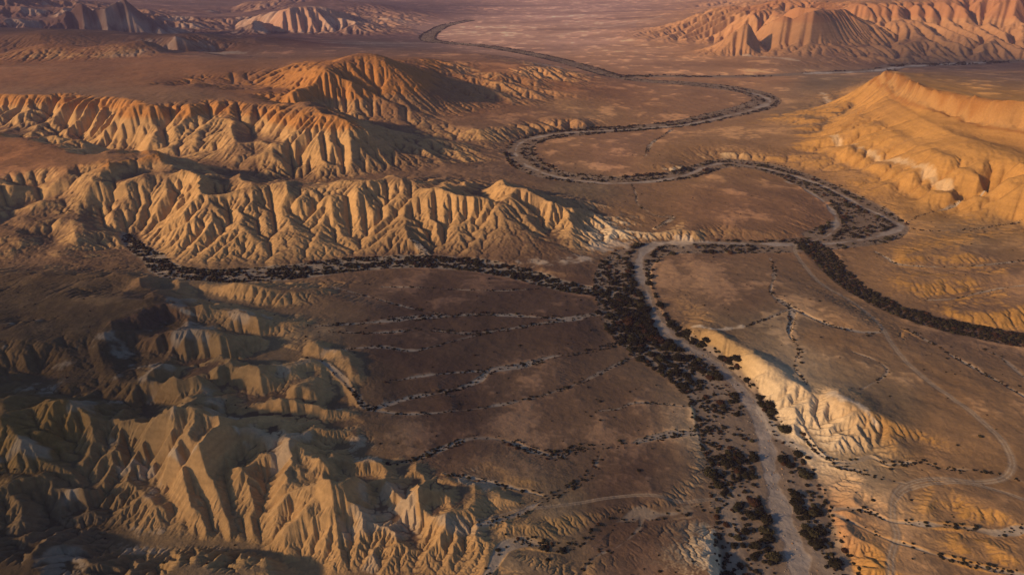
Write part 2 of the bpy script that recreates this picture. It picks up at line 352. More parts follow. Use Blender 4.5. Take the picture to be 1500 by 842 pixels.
 [(0, 24, 100), (40, 20, 112), (60, 28, 84), (95, 24, 100), (120, 30, 78), (150, 20, 110), (180, 32, 74), (230, 40, 48)],
 [(0, 40, 106), (40, 38, 106), (75, 44, 98), (60, 52, 104)],
 [(70, 48, 60), (120, 52, 48), (200, 54, 40), (280, 52, 34), (350, 54, 26)],
 [(368, 44, 22), (370, 18, 100), (390, 8, 124), (430, 4, 132), (460, 6, 122), (490, 20, 74), (520, 28, 50)],
 [(345, 22, 66), (375, 14, 92), (430, 9, 112), (475, 9, 108), (520, 16, 78), (565, 26, 48)],
 [(340, 2, 90), (420, -5, 112), (500, -2, 100), (570, 8, 70), (620, 20, 30)],
 [(400, 46, 24), (450, 50, 20), (480, 56, 14)],
 [(490, 56, 10), (505, 32, 56), (540, 28, 56), (580, 38, 26), (610, 50, 6)],
 [(300, 15, 60), (340, 10, 60), (300, 30, 44)],
 [(500, 8, 40), (560, 10, 30), (620, 16, 14)],
 [(60, 62, 108), (150, 64, 100), (240, 62, 92), (310, 50, 84), (350, 56, 70), (430, 62, 40), (470, 60, 20)],
 [(150, 78, 104), (220, 78, 92), (300, 76, 78)],
 [(250, 80, 78), (320, 80, 72), (400, 84, 76)],
 # left foreground badlands
 [(-80, 398, 34), (0, 402, 34), (80, 404, 32), (160, 402, 28), (215, 407, 20)],
 [(250, 408, 14), (300, 412, 14), (345, 416, 17), (380, 420, 18), (402, 430, 16), (430, 425, 14), (480, 422, 12)],
 [(-80, 440, 44), (0, 440, 43), (80, 440, 41), (150, 440, 36)],
 [(150, 440, 36), (230, 447, 28), (300, 452, 24), (370, 460, 20), (430, 468, 15)],
 [(-80, 490, 50), (0, 495, 49), (90, 495, 44), (180, 490, 38), (240, 490, 33)],
 [(240, 490, 33), (300, 490, 30), (330, 510, 25), (350, 520, 18)],
 [(350, 455, 22), (385, 480, 22), (440, 500, 18), (500, 520, 16), (515, 545, 15), (528, 565, 12)],
 [(210, 515, 20), (290, 522, 14), (370, 528, 12), (420, 522, 12)],
 [(230, 535, 33), (280, 545, 32), (330, 530, 26), (370, 545, 22), (400, 570, 18), (450, 580, 14)],
 [(250, 570, 26), (300, 575, 25), (370, 590, 20), (440, 592, 19), (490, 600, 15), (530, 605, 12)],
 [(0, 560, 34), (80, 572, 32), (170, 578, 26), (250, 585, 22)],
 [(330, 610, 22), (420, 622, 18), (500, 640, 14), (540, 632, 12)],
 # hollows between those spurs
 [(290, 428, 10), (360, 445, 9), (430, 453, 9), (500, 466, 9)],
 [(250, 468, 20), (310, 478, 17), (370, 490, 13), (430, 512, 12), (470, 528, 11)],
 [(240, 556, 22), (300, 560, 17), (350, 566, 14), (410, 584, 12.5), (480, 594, 11)],
 [(330, 602, 17), (410, 607, 13), (510, 616, 11.5)],
 [(400, 632, 22), (450, 645, 17), (520, 655, 12), (560, 662, 11)],
 [(430, 690, 24), (500, 703, 19), (545, 708, 15), (570, 712, 12)],
 [(500, 681, 19), (560, 684, 15), (610, 698, 12)],
 # near spur and its fins
 [(-120, 560, 62), (-40, 575, 60), (30, 583, 57), (100, 592, 53), (170, 597, 50), (230, 597, 48), (280, 592, 45), (310, 612, 40)],
 [(230, 600, 47), (225, 630, 38), (210, 660, 28)],
 [(240, 645, 38), (290, 650, 39), (340, 640, 38), (385, 650, 36), (410, 668, 33)],
 [(30, 583, 57), (60, 650, 36), (110, 700, 18), (150, 740, 7)],
 [(170, 640, 30), (215, 690, 20), (240, 745, 7)],
 [(250, 650, 38), (275, 710, 22), (300, 775, 6)],
 [(295, 652, 38), (320, 720, 20), (345, 780, 6)],
 [(340, 645, 37), (365, 710, 20), (375, 770, 7)],
 [(230, 700, 12), (262, 765, 4), (285, 788, 2.5)],
 [(272, 680, 24), (300, 740, 9), (322, 790, 2.5)],
 [(318, 678, 24), (340, 740, 9), (360, 795, 2.5)],
 [(390, 690, 20), (385, 740, 9), (378, 800, 2.5)],
 [(90, 720, 20), (140, 710, 22), (200, 720, 18), (240, 740, 9)],
 [(60, 770, 10), (110, 755, 8), (170, 778, 3)],
 [(410, 668, 33), (418, 695, 32), (450, 705, 31), (490, 715, 28), (520, 735, 21), (560, 775, 12), (590, 800, 8)],
 [(418, 695, 32), (425, 760, 16), (420, 815, 4)],
 [(455, 705, 31), (475, 770, 15), (490, 830, 4)],
 [(500, 718, 27), (535, 780, 12), (560, 830, 4)],
 [(390, 640, 30), (440, 655, 28), (500, 690, 25), (560, 700, 22), (610, 705, 18), (640, 700, 13)],
 [(480, 670, 24), (540, 672, 21), (590, 690, 18), (620, 688, 13)],
 [(560, 715, 20), (590, 735, 20), (640, 745, 19), (680, 760, 15), (720, 778, 9)],
 [(640, 745, 19), (650, 790, 10), (660, 825, 5)],
 [(520, 700, 15), (555, 720, 11), (580, 755, 8), (610, 790, 5)],
 [(640, 700, 13), (700, 715, 12), (740, 745, 10)],
 [(740, 760, 11), (780, 768, 9), (830, 785, 5)],
 [(920, 740, 5), (980, 738, 4), (830, 755, 7)],
 [(260, 812, 14), (300, 808, 14), (350, 812, 12), (400, 822, 8)],
 [(-60, 800, 24), (60, 810, 20), (150, 825, 15), (240, 850, 12), (380, 870, 10)],
 [(-60, 900, 24), (200, 920, 20), (400, 930, 16), (600, 930, 12), (800, 930, 10)],
 [(1250, 930, 6), (1400, 930, 9), (1600, 930, 12)],
]

# ------------------------------------------------------------------ terrain: membrane through those lines, then stream-power erosion
def boxblur(a, k):
    if k < 1: return a
    for ax in (0, 1):
        p = np.pad(a, [(k + 1, k) if i == ax else (0, 0) for i in (0, 1)], mode='edge')
        c = np.cumsum(p, axis=ax, dtype=np.float64)
        n = a.shape[ax]
        if ax == 0: a = ((c[2 * k + 1:2 * k + 1 + n] - c[:n]) / (2 * k + 1)).astype(np.float32)
        else: a = ((c[:, 2 * k + 1:2 * k + 1 + n] - c[:, :n]) / (2 * k + 1)).astype(np.float32)
    return a

W_MAIN, W_SCAR, W_SCAR2, W_LOOP, W_RT, W_LT, W_FW, W_FS, W_FP = [wline(l) for l in (MAIN, SCAR, SCAR2, LOOP_IN, RTRIB, LTRIB, FARWASH, FARSCAR, FARPALE)]
W_SIDE = [wline(l) for l in SIDE]
W_TR = [wline([p + (2.6,) for p in TRACK], 6), wline([p + (1.1,) for p in TRACK2], 4), wline([p + (1.4,) for p in TRACK3], 4)]
W_H = [wline(l, 3) for l in H]
for l in W_H:                                          # crests are never quite level
    k = (l[:, 2] > 22) & ~((l[:, 0] > 300) & (l[:, 1] < 1900))
    l[:, 2] += k * (4.5 * fbm(l[:, 0], l[:, 1], 70, 2, 210) + 0.012 * np.maximum(l[:, 1] - 1000, 0) * fbm(l[:, 0], l[:, 1], 240, 2, 220))
# the cap-rock cliff of the long ridge on the right: its foot runs just in front of the rim
RIM = next(l for l in W_H if abs(l[0, 0] - at(1290, 105, 99)[0]) < 1 and abs(l[0, 2] - 99) < 1)
_t = np.gradient(RIM[:, :2], axis=0); _t /= np.linalg.norm(_t, axis=1, keepdims=True)
_n = np.stack([_t[:, 1], -_t[:, 0]], -1); _n *= np.where((_n * np.array([-1.0, -0.3])).sum(1, keepdims=True) < 0, -1, 1)
_u = np.linspace(0, 1, len(RIM))
FOOT = np.column_stack([RIM[:, :2] + _n * (7 + 2 * np.sin(_u * 40))[:, None], RIM[:, 2] - np.interp(_u, [0, .15, .35, .6, 1], [6, 14, 22, 34, 38])])
W_H.append(FOOT)
for _d, _z in ((10, 0.0), (40, -2.0)): W_H.append(np.column_stack([RIM[:, :2] - _n * _d, RIM[:, 2] + _z]))
W_HARD = [l for l in W_H if l[:, 2].max() > 13]           # crests, rims, cliffs hold at every scale; the gentle rest only at the coarse ones
# loose levels behind the far things, so the land stays sane out there
W_OUT = [np.array([(x, y, z) for x, y, z in L]) for L in (
    [(-6500, 3000, 120), (-4500, 4600, 140), (-2200, 6000, 70), (0, 7000, 25), (2500, 6800, 60), (5500, 4800, 160)],
    [(-3000, 3700, 150), (-1500, 4300, 40), (-300, 4800, 12), (800, 4800, 14)],
    [(1600, 4200, 165), (2600, 3900, 165), (3600, 3000, 160)],
    [(-300, 150, 25), (-120, 110, 15), (0, 130, 4), (150, 120, 4), (400, 160, 12)])]

def constraints(g, soft):
    M = np.zeros(g.X.shape, bool); Z = np.zeros(g.X.shape, np.float32)
    def put(lines, cells=0.75):
        for ln in lines:
            d = np.full(g.X.shape, 1e9, np.float32); v = np.zeros((1,) + g.X.shape, np.float32)
            reach = max(np.hypot(ln[:, 0], ln[:, 1])) * g.dt * (cells + 0.5)
            splat(g, ln, reach, d, v)
            k = d < g.dx * cells
            M[k] = True; Z[k] = v[0][k]
    put(W_H if soft else W_HARD); put(W_OUT); put(W_SIDE, 0.6)
    for ln in (W_MAIN, W_LOOP, W_RT, W_LT, W_FW):
        d = np.full(g.X.shape, 1e9, np.float32); v = np.zeros((2,) + g.X.shape, np.float32)
        splat(g, ln, 60 + max(np.hypot(ln[:, 0], ln[:, 1])) * g.dt, d, v)
        k = d < np.maximum(v[1], g.dx * 0.6)
        M[k] = True; Z[k] = v[0][k]
    return M, Z

def relax(h, M, Z, n):
    h[M] = Z[M]
    for _ in range(n):
        p = np.pad(h, 1, mode='edge')
        h = (p[:-2, 1:-1] + p[2:, 1:-1] + p[1:-1, :-2] + p[1:-1, 2:]) * 0.25
        h[M] = Z[M]
    return h

def plate(h, M, Z, n):
    """lets slopes run straighter than the bare membrane"""
    for _ in range(n):
        p = np.pad(h, 2, mode='edge')
        l = p[1:-1, 1:-1] * -4 + p[:-2, 1:-1] + p[2:, 1:-1] + p[1:-1, :-2] + p[1:-1, 2:]
        b = l[1:-1, 1:-1] * -4 + l[:-2, 1:-1] + l[2:, 1:-1] + l[1:-1, :-2] + l[1:-1, 2:]
        h = h - 0.028 * b + 0.002 * l[1:-1, 1:-1]
        h[M] = Z[M]
    return h

OFF = [(-1, -1), (-1, 0), (-1, 1), (0, -1), (0, 1), (1, -1), (1, 0), (1, 1)]
def receivers(h, g):
    nr, nt = h.shape
    p = np.pad(h, 1, constant_values=1e9)
    best = np.zeros(h.shape, np.float32); off = np.zeros(h.shape, np.int32)
    for di, dj in OFF:
        s = (h - p[1 + di:1 + di + nr, 1 + dj:1 + dj + nt]) * (0.7071 if di and dj else 1.0)
        k = s > best
        best[k] = s[k]; off[k] = di * nt + dj
    return off, best

def flow(h, g, base, nd):
    off, best = receivers(h, g)
    n = h.size
    idx = np.arange(n, dtype=np.int32)
    o = off.ravel().copy(); o[base.ravel()] = 0
    rec = idx + o
    root = rec == idx
    rs = np.where(root, n, rec).astype(np.int64)
    rs = np.append(rs, n)
    A = np.append(np.broadcast_to(g.dx ** 2, h.shape).ravel(), 0).astype(np.float64)
    P = rs.copy()
    for _ in range(nd):
        A[:n + 1] += np.bincount(P, weights=A, minlength=n + 1); A[n] = 0
        P = P[P]
        if (P == n).all(): break
    diag = np.ones(n, np.float32)
    nt = h.shape[1]
    ad = np.abs(o)
    diag[(ad == nt + 1) | (ad == nt - 1)] = 1.4142
    return rec, root, A[:n], diag

def erode(h, g, K, base, steps, talus, nd, target=None, rate=0.0):
    dx = np.broadcast_to(g.dx, h.shape).ravel()
    for it in range(steps):
        if target is not None: h = np.where(base, h, h + rate * np.maximum(target - h, 0))
        # fill one-cell pits
        for _ in range(3):
            p = np.pad(h, 1, constant_values=1e9)
            mn = np.minimum.reduce([p[1 + a:1 + a + h.shape[0], 1 + b:1 + b + h.shape[1]] for a, b in OFF])
            k = (h <= mn) & ~base
            h[k] = mn[k] + 0.004
        rec, root, A, diag = flow(h, g, base, nd)
        F = K.ravel() * np.sqrt(A) / (dx * diag)
        a = h.ravel().astype(np.float64) / (1 + F); b = F / (1 + F)
        a[root] = h.ravel()[root]; b[root] = 0
        r = rec.copy()
        for _ in range(min(nd, 9)):
            a = a + b * a[r]; b = b * b[r]; r = r[r]
        h = np.minimum(a, h.ravel()).astype(np.float32).reshape(h.shape)
        # slumping of slopes steeper than they can stand
        for _ in range(2):
            T = talus * g.dx
            dv = h[1:] - h[:-1]; lim = np.minimum(T[1:], T[:-1])
            m = np.sign(dv) * np.maximum(np.abs(dv) - lim, 0) * 0.2
            h[1:] -= m; h[:-1] += m
            dv = h[:, 1:] - h[:, :-1]; lim = np.minimum(T[:, 1:], T[:, :-1])
            m = np.sign(dv) * np.maximum(np.abs(dv) - lim, 0) * 0.2
            h[:, 1:] -= m; h[:, :-1] += m
        h[base] = np.minimum(h, h)[base]
    return h, A.reshape(h.shape)

def slope(h, g):
    gy = np.gradient(h, axis=0) / g.dx; gx = np.gradient(h, axis=1) / g.dx
    return np.sqrt(gx * gx + gy * gy)
def bedmask(g, f=0.9):
    M = np.zeros(g.X.shape, bool)
    for ln in [W_MAIN, W_LOOP, W_RT, W_LT, W_FW] + W_SIDE:
        d = np.full(g.X.shape, 1e9, np.float32); v = np.zeros((2,) + g.X.shape, np.float32)
        splat(g, ln, 60 + max(np.hypot(ln[:, 0], ln[:, 1])) * g.dt, d, v)
        M |= d < np.maximum(v[1] * f, g.dx * 0.6)
    return M
# level, erosion steps, path doublings, erodibility, uplift rate, membrane sweeps
LEVELS = ((3, 30, 9, 0.05, 0.06, 150), (2, 44, 9, 0.045, 0.05, 12), (1, 20, 10, 0.042, 0.03, 8), (0, 12, 11, 0.030, 0.012, 6))

# ------------------------------------------------------------------ rock and soil of each district: photo pixel, height, soil albedo, slope albedo, erodibility
DKB = (.115, .073, .052); BRN = (.19, .122, .078); TAN = (.30, .186, .098); ORB = (.25, .122, .058); MARL = (.49, .315, .15)
GOLD = (.42, .235, .075); ORG = (.45, .25, .13); PINK = (.50, .31, .24); WHT = (.72, .59, .41); PURP = (.12, .072, .070)
OLV = (.19, .145, .095); DOLV = (.10, .072, .042); MIDM = (.32, .22, .11)
REG = [
 (60, 100, 105, ORB, MARL, 1), (250, 95, 108, ORB, MARL, 1), (60, 218, 82, ORB, MARL, 1), (450, 110, 100, ORB, MARL, 1), (530, 84, 118, ORB, ORB, .3), (590, 110, 90, ORB, ORB, .4),
 (100, 180, 60, BRN, MARL, 1), (300, 190, 60, BRN, MARL, 1), (450, 200, 50, BRN, MARL, 1), (600, 180, 30, BRN, MARL, 1), (760, 118, 40, ORB, (.48, .28, .13), 1), (830, 125, 25, ORB, (.48, .28, .13), 1), (830, 165, 6, TAN, ORG, .7),
 (680, 215, 10, BRN, MARL, .8), (640, 120, 50, ORB, (.34, .19, .09), 1),
 (100, 320, 40, BRN, MARL, 1), (300, 300, 50, BRN, MARL, 1), (500, 320, 30, BRN, MARL, 1), (700, 300, 40, BRN, MARL, 1), (860, 340, 12, BRN, MARL, 1), (940, 342, 8, TAN, WHT, 1), (1050, 347, 8, BRN, (.5, .33, .16), 1),
 (830, 285, 4, OLV, TAN, .4), (640, 250, 9, BRN, MARL, .6),
 (650, 430, 6, DKB, DKB, .3), (600, 520, 10, DKB, DKB, .3), (650, 620, 9, DKB, DKB, .3), (800, 480, 5, DKB, BRN, .3), (800, 580, 5, BRN, BRN, .4), (930, 600, 3, BRN, TAN, .5), (900, 700, 4, DKB, BRN, .3),
 (960, 810, 4, DKB, DKB, .4), (1060, 820, 8, BRN, WHT, 1), (740, 400, 3, DKB, BRN, .3), (830, 400, 3, DKB, BRN, .3),
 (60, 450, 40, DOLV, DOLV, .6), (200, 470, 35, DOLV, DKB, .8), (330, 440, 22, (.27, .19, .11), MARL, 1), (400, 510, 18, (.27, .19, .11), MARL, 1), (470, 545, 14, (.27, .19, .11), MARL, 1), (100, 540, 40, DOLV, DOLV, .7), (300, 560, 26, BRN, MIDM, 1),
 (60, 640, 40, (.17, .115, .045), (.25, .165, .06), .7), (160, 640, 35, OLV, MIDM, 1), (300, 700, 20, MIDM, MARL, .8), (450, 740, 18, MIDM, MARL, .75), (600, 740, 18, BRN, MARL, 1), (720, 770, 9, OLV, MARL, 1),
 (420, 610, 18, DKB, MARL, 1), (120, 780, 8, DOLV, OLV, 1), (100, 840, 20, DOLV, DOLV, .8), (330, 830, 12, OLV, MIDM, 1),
 (840, 745, 7, OLV, MIDM, .7),
 (1080, 420, 8, BRN, TAN, .4), (1050, 476, 8, OLV, TAN, .4), (985, 440, 3, BRN, TAN, .3), (1000, 470, 4, BRN, TAN, .3), (1250, 490, 8, TAN, TAN, .5), (1400, 590, 8, TAN, GOLD, .6), (1300, 600, 10, OLV, GOLD, .8), (1200, 740, 4, BRN, ORG, .6), (1430, 760, 8, TAN, GOLD, .8),
 (1250, 810, 5, TAN, GOLD, .7), (1420, 820, 7, TAN, GOLD, .7), (1120, 470, 9, OLV, OLV, .5), (1350, 660, 7, TAN, GOLD, .9),
 (1040, 512, 6, TAN, (.56, .38, .17), .6), (1070, 540, 6, TAN, (.56, .38, .17), .6), (1100, 560, 11, WHT, (.70, .50, .25), 1.1), (1150, 590, 11, WHT, WHT, 1.2), (1230, 625, 11, (.5, .37, .22), WHT, 1.2), (1180, 655, 2, WHT, WHT, 1),
 (900, 225, 5, (.27, .16, .10), TAN, .5), (1010, 238, 8, TAN, WHT, .9), (1080, 300, 8, (.25, .145, .085), BRN, .4), (1180, 310, 5, (.25, .145, .085), TAN, .4),
 (1330, 190, 48, GOLD, GOLD, .15), (1420, 215, 52, GOLD, GOLD, .15), (1300, 225, 35, GOLD, GOLD, .16), (1380, 260, 35, GOLD, GOLD, .2), (1460, 168, 80, GOLD, (.42, .225, .07), .04), (1350, 136, 88, GOLD, (.42, .225, .07), .04), (1405, 152, 85, GOLD, (.42, .225, .07), .04), (1500, 245, 45, GOLD, GOLD, .18), (1250, 240, 20, TAN, GOLD, .2), (1150, 220, 10, TAN, GOLD, .3), (1400, 290, 20, GOLD, GOLD, .3), (1200, 170, 14, OLV, GOLD, .5),
 (1100, 190, 6, TAN, GOLD, .5), (1400, 330, 12, OLV, GOLD, .5), (1400, 400, 10, BRN, GOLD, .5), (1450, 450, 8, BRN, GOLD, .5), (1330, 400, 5, TAN, GOLD, .5), (1450, 128, 104, BRN, BRN, .04), (1370, 118, 104, BRN, BRN, .04), (1500, 132, 106, BRN, BRN, .04), (1500, 112, 60, BRN, BRN, .1),
 (1180, 120, 5, OLV, OLV, .7), (1400, 92, 6, (.13, .10, .08), OLV, .7), (1100, 110, 4, ORG, ORG, .5),
 (850, 60, 4, PINK, PINK, .5), (950, 85, 4, (.46, .27, .17), ORG, .5), (800, 20, 5, (.44, .27, .225), PINK, .5), (700, 50, 3, PINK, PINK, .5), (980, 140, 4, (.33, .19, .105), ORG, .4),
 (1300, 15, 130, ORG, ORG, .9), (1450, 20, 130, ORG, ORG, .9), (1150, 40, 90, ORG, ORG, .9), (1300, 65, 40, (.24, .135, .09), ORG, .45), (1080, 70, 15, ORG, ORG, 1), (1450, 75, 30, (.17, .11, .085), (.24, .15, .1), 1), (1060, 20, 80, ORG, ORG, 1),
 (120, 5, 170, PURP, (.17, .095, .075), 1.4), (40, 10, 140, PURP, (.15, .09, .08), 1.4), (200, 55, 50, (.10, .07, .07), (.13, .095, .09), 1), (60, 55, 105, ORB, ORB, .4), (430, 25, 70, PURP, (.46, .28, .2), 1.3), (550, 42, 30, PURP, (.42, .26, .18), 1.2), (560, 12, 30, PURP, PURP, .8),
 (300, 62, 85, ORB, (.2, .09, .055), .6), (440, 60, 40, (.15, .06, .04), (.15, .06, .04), .5), (330, 82, 75, (.14, .095, .08), OLV, .5), (520, 68, 20, (.13, .1, .09), OLV, .5)]
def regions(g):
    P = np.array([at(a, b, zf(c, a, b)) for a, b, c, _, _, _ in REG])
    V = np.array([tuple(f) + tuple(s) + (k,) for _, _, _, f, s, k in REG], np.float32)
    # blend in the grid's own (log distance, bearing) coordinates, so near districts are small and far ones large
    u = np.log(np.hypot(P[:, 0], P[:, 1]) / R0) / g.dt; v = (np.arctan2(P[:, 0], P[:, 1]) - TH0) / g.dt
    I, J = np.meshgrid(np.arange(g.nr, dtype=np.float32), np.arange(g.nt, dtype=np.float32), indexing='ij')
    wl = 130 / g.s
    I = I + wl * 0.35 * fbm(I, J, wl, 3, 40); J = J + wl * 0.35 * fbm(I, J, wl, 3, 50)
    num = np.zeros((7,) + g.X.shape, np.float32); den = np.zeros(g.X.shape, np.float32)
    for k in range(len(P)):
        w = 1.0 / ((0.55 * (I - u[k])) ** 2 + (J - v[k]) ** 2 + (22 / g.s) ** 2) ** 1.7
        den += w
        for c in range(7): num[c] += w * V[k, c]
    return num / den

g = Grid(4)
m = np.full(g.X.shape, 20, np.float32)
M, Z = constraints(g, True)
m = relax(m, M, Z, 600)
m = plate(m, M, Z, 500)
for lev, steps, nd, KS, rate, sweeps in LEVELS:
    g = Grid(lev)
    m = up2(m, g.nr, g.nt)
    M, Z = constraints(g, lev == 3)
    m = relax(m, M, Z, sweeps if lev < 3 else 12)
    if lev == 3: m = plate(m, M, Z, 400)
    ms = boxblur(m, 1); ms[M] = 0.5 * ms[M] + 0.5 * m[M]
    I, J = np.meshgrid(np.arange(g.nr, dtype=np.float32) * g.s, np.arange(g.nt, dtype=np.float32) * g.s, indexing='ij')
    base = bedmask(g)
    base[0] = True
    if lev == 3:
        RG = regions(g)
        HILL = boxblur(sst(boxblur(slope(m, g), 2), 0.05, 0.15), 1)       # 1 on hills, 0 on plains and plateaus
        rdg = 0.6 * (1 - 2 * np.abs(fbm(I, J, 75, 2, 19)) - 0.5) + 0.7 * (1 - 2 * np.abs(fbm(I, J, 36, 2, 11)) - 0.5)
        TG = m + HILL * (~base) * np.minimum(m, 40) * 0.46 * rdg * np.clip(0.75 + 0.9 * fbm(I, J, 160, 2, 31), 0.1, 1.4) * np.clip(RG[6], 0, 1) ** 2 * np.where((np.hypot(g.X, g.Y) > 1900) & (g.X > 300), 0.05, 1.0) * 1.15
        ca = np.array(at(1310, 107, 99)); cb = np.array(at(1500, 151, 105)); cd = (cb - ca) / np.linalg.norm(cb - ca)
        aa = g.X * cd[0] + g.Y * cd[1]; bb = g.X * cd[1] - g.Y * cd[0]
        cu = (g.X > 0.26 * g.Y) * sst(g.Y, 760, 840) * sst(g.Y, 1500, 1300)
        fl = 0.7 * (0.6 - 2.2 * np.abs(fbm(aa + 0.25 * bb, bb / 9, 44, 1, 23))) + 0.5 * (0.6 - 2.2 * np.abs(fbm(aa + 0.25 * bb, bb / 7, 19, 2, 27)))          # long parallel furrows down its slope
        TG = TG * (1 - 0.95 * cu) + cu * 0.95 * m + cu * HILL * (~base) * 11.0 * fl * np.clip(m / 25, 0, 1)
        h = np.where(base, m, m * (1 - 0.45 * HILL))
    else:
        RG = np.stack([up2(c, g.nr, g.nt) for c in RG])
        h = up2(h, g.nr, g.nt); HILL = up2(HILL, g.nr, g.nt); TG = up2(TG, g.nr, g.nt)
        h = h * HILL + ms * (1 - HILL)
        h[base] = ms[base]
    hard = np.clip(0.5 + 0.6 * fbm(I, J, 70, 3, 5) + 0.3 * fbm(I, J, 200, 1, 6), 0, 1)
    h = h + (rng.random(h.shape).astype(np.float32) - 0.5) * (0.05 + 0.4 * HILL) * np.minimum(g.dx, 4) * (~base)
    K = KS * (0.10 + HILL) * (0.18 + 2.0 * hard ** 1.6) * RG[6]
    if lev < 2: K = K * (1 + 0.9 * sst(g.r, 1700, 2100)[:, None])
    if lev > 1: K = K * (1 - (0.88 if lev == 3 else 0.55) * sst(g.r, 1700, 2100)[:, None])
    talus = 0.78 + 0.38 * hard + 1.2 * sst(0.3 - RG[6], 0, 0.15)
    h, A = erode(h, g, K, base, steps, talus, nd, TG, rate)
    hb_ = sst(0.22 - RG[6], 0, 0.12) * (g.X > 300) * (g.Y > 780) * (g.Y < 1700)          # the hard cap rock of the long ridge keeps its cliff
    h = h * (1 - 0.85 * hb_) + (m + 1.6 * fbm(g.X, g.Y, 22, 2, 44)) * 0.85 * hb_
    print('erosion level', lev, h.shape, time.perf_counter() - T0)

# ------------------------------------------------------------------ the ground's masks and fine relief
def field(lines, cap=90.0, cols=2):
    d = np.full(g.X.shape, 1e9, np.float32); v = np.ones((cols,) + g.X.shape, np.float32); sarc = np.zeros(g.X.shape, np.float32)
    for ln in lines:
        splat(g, ln, cap, d, v, sarc)
    return d, v[1], sarc
X, Y = g.X, g.Y
RR = np.hypot(X, Y)
d_bed, w_bed, s_bed = field([W_MAIN, W_LOOP, W_FW], 95)
d_rt, w_rt, s_rt = field([W_RT], 60)
d_lt, w_lt, s_lt = field([W_LT], 60)
d_sc, w_sc, s_sc = field([W_SCAR, W_SCAR2, W_FS, W_FP], 60)
d_sd, w_sd, s_sd = field(W_SIDE, 26)
d_tr, w_tr, s_tr = field(W_TR, 12)
n_fin_ = fbm(X, Y, 7, 3, 90)
edge = 5.0 * fbm(X, Y, 26, 3, 60)
bed = sst(w_bed + 0.35 * edge - d_bed, -1.5, 1.5)
rt = sst(0.8 * w_rt + 0.4 * edge - d_rt, -1.5, 1.5)
lt = sst(w_lt + 0.5 * edge - d_lt, -1.5, 1.5)
scar = sst(w_sc * (0.52 - 0.12 * sst(RR, 650, 900) + 0.17 * edge) + 1.6 * n_fin_ - d_sc, -1.0, 1.0)
side = sst(w_sd * (0.38 + 0.2 * edge) + 1.1 * n_fin_ - d_sd, -0.8, 0.8) * (0.55 + 0.45 * sst(fbm(X, Y, 30, 2, 65), -0.35, 0.25))
track = sst(w_tr - d_tr, -0.4, 0.4)
allbed = np.maximum.reduce([bed, rt, lt])
n_big = fbm(X, Y, 160, 4, 70); n_mid = fbm(X, Y, 34, 4, 80); n_fin = fbm(X, Y, 7, 3, 90)
flat = 1 - HILL
h = h + (1 - allbed) * (1 - side) * flat * (0.9 * n_mid + 0.25 * n_fin) + (0.35 + 0.5 * HILL) * (1 - allbed) * 0.35 * n_fin
h = h + allbed * (0.35 * n_fin - 0.22 * scar) - 0.5 * side * (1 - allbed)
h = h + 0.45 * (1 + n_mid) * (1 - allbed) * sst(np.minimum(np.minimum(d_bed - w_bed, d_rt - w_rt), d_lt - w_lt), 6, 0) * (RR < 1500) * flat
h = h + 0.9 * fbm(X / 2.4, Y, 20, 3, 240) * sst(X, 110, 200) * sst(RR, 1100, 800) * flat * (1 - allbed)
h = h - 0.12 * track
# buttresses and clefts of the cliff on the long ridge
d_cl = np.full(g.X.shape, 1e9, np.float32)
MIDC = 0.5 * (RIM + FOOT); splat(g, MIDC, 40, d_cl)
al_ = X * cd[0] + Y * cd[1]; ac_ = X * cd[1] - Y * cd[0]
flu = 1.2 * (0.5 - 2.4 * np.abs(fbm(al_, ac_ / 5, 34, 1, 180))) + 0.8 * (0.5 - 2.4 * np.abs(fbm(al_, ac_ / 5, 13, 2, 185)))
cliff = np.exp(-(d_cl / 9.0) ** 2)
h = h + cliff * 5.5 * flu
S = slope(boxblur(h, 1), g)
conv = (h - boxblur(h, 5)) / (g.dx * 5)

# ------------------------------------------------------------------ what the ground is made of (albedo only)
soil = np.moveaxis(RG[0:3], 0, -1); rock = np.moveaxis(RG[3:6], 0, -1)
def lay(c, col, w):
    w = w[..., None]
    return c * (1 - w) + np.array(col, np.float32) * w
steep = sst(S + 0.16 * n_mid + 0.10 * n_big + 1.0 * np.clip(conv, -0.1, 0.2), 0.24 - 0.10 * HILL, 0.50 - 0.12 * HILL)
mant = sst(fbm(X, Y, 110, 4, 150) + 0.5 * n_mid - 2.0 * np.clip(conv, -.1, .15), 0.02, 0.30)
mid_ = sst(RR, 800, 880) * sst(Y, 1900, 1500) * (X < 220) * sst(62 - h, 0, 14)
mant = np.maximum(mant, mid_ * sst(fbm(X, Y, 90, 4, 155) + 0.4 * n_mid - 3.0 * np.clip(conv, -.1, .15), -0.22, 0.08))
mant = mant * (RR > 560) * sst(0.85 - S, 0, 0.2)
steep = steep * (1 - 0.8 * mant)
steep = np.maximum(steep, 0.55 * sst(S + 0.2 * n_mid, 0.5, 0.7))
wash = 1 + 0.22 * n_mid + 0.22 * n_big + 0.10 * n_fin
beds = np.sin((h + 1.5 * n_mid) * 1.55) * 0.5 + np.sin((h + 1.2 * n_mid) * 0.62 + 1.3) * 0.5      # tilted strata of the marl
rockv = rock * (1 + 0.10 * beds + 0.15 * n_mid + 0.06 * n_fin)[..., None]
# harder orange cap under the plateau rims
cap = sst(h + 4 * n_mid + 3 * n_big, 55, 64) * (RR < 2000) * (X < 150)
rockv = lay(rockv, (.44, .20, .06), 0.85 * cap)
rockv = lay(rockv, (.36, .165, .085), 0.6 * sst(h + 4 * n_mid, 100, 112) * (RR > 1900) * (X > 300))
white = sst(fbm(X, Y, 150, 3, 230) + 0.25 * n_mid, 0.12, 0.4) * (RR > 1800) * (X < 150)
rockv = lay(rockv, (.55, .42, .34), 0.5 * white)
alb = soil * wash[..., None] * (1 - steep[..., None]) + rockv * steep[..., None]
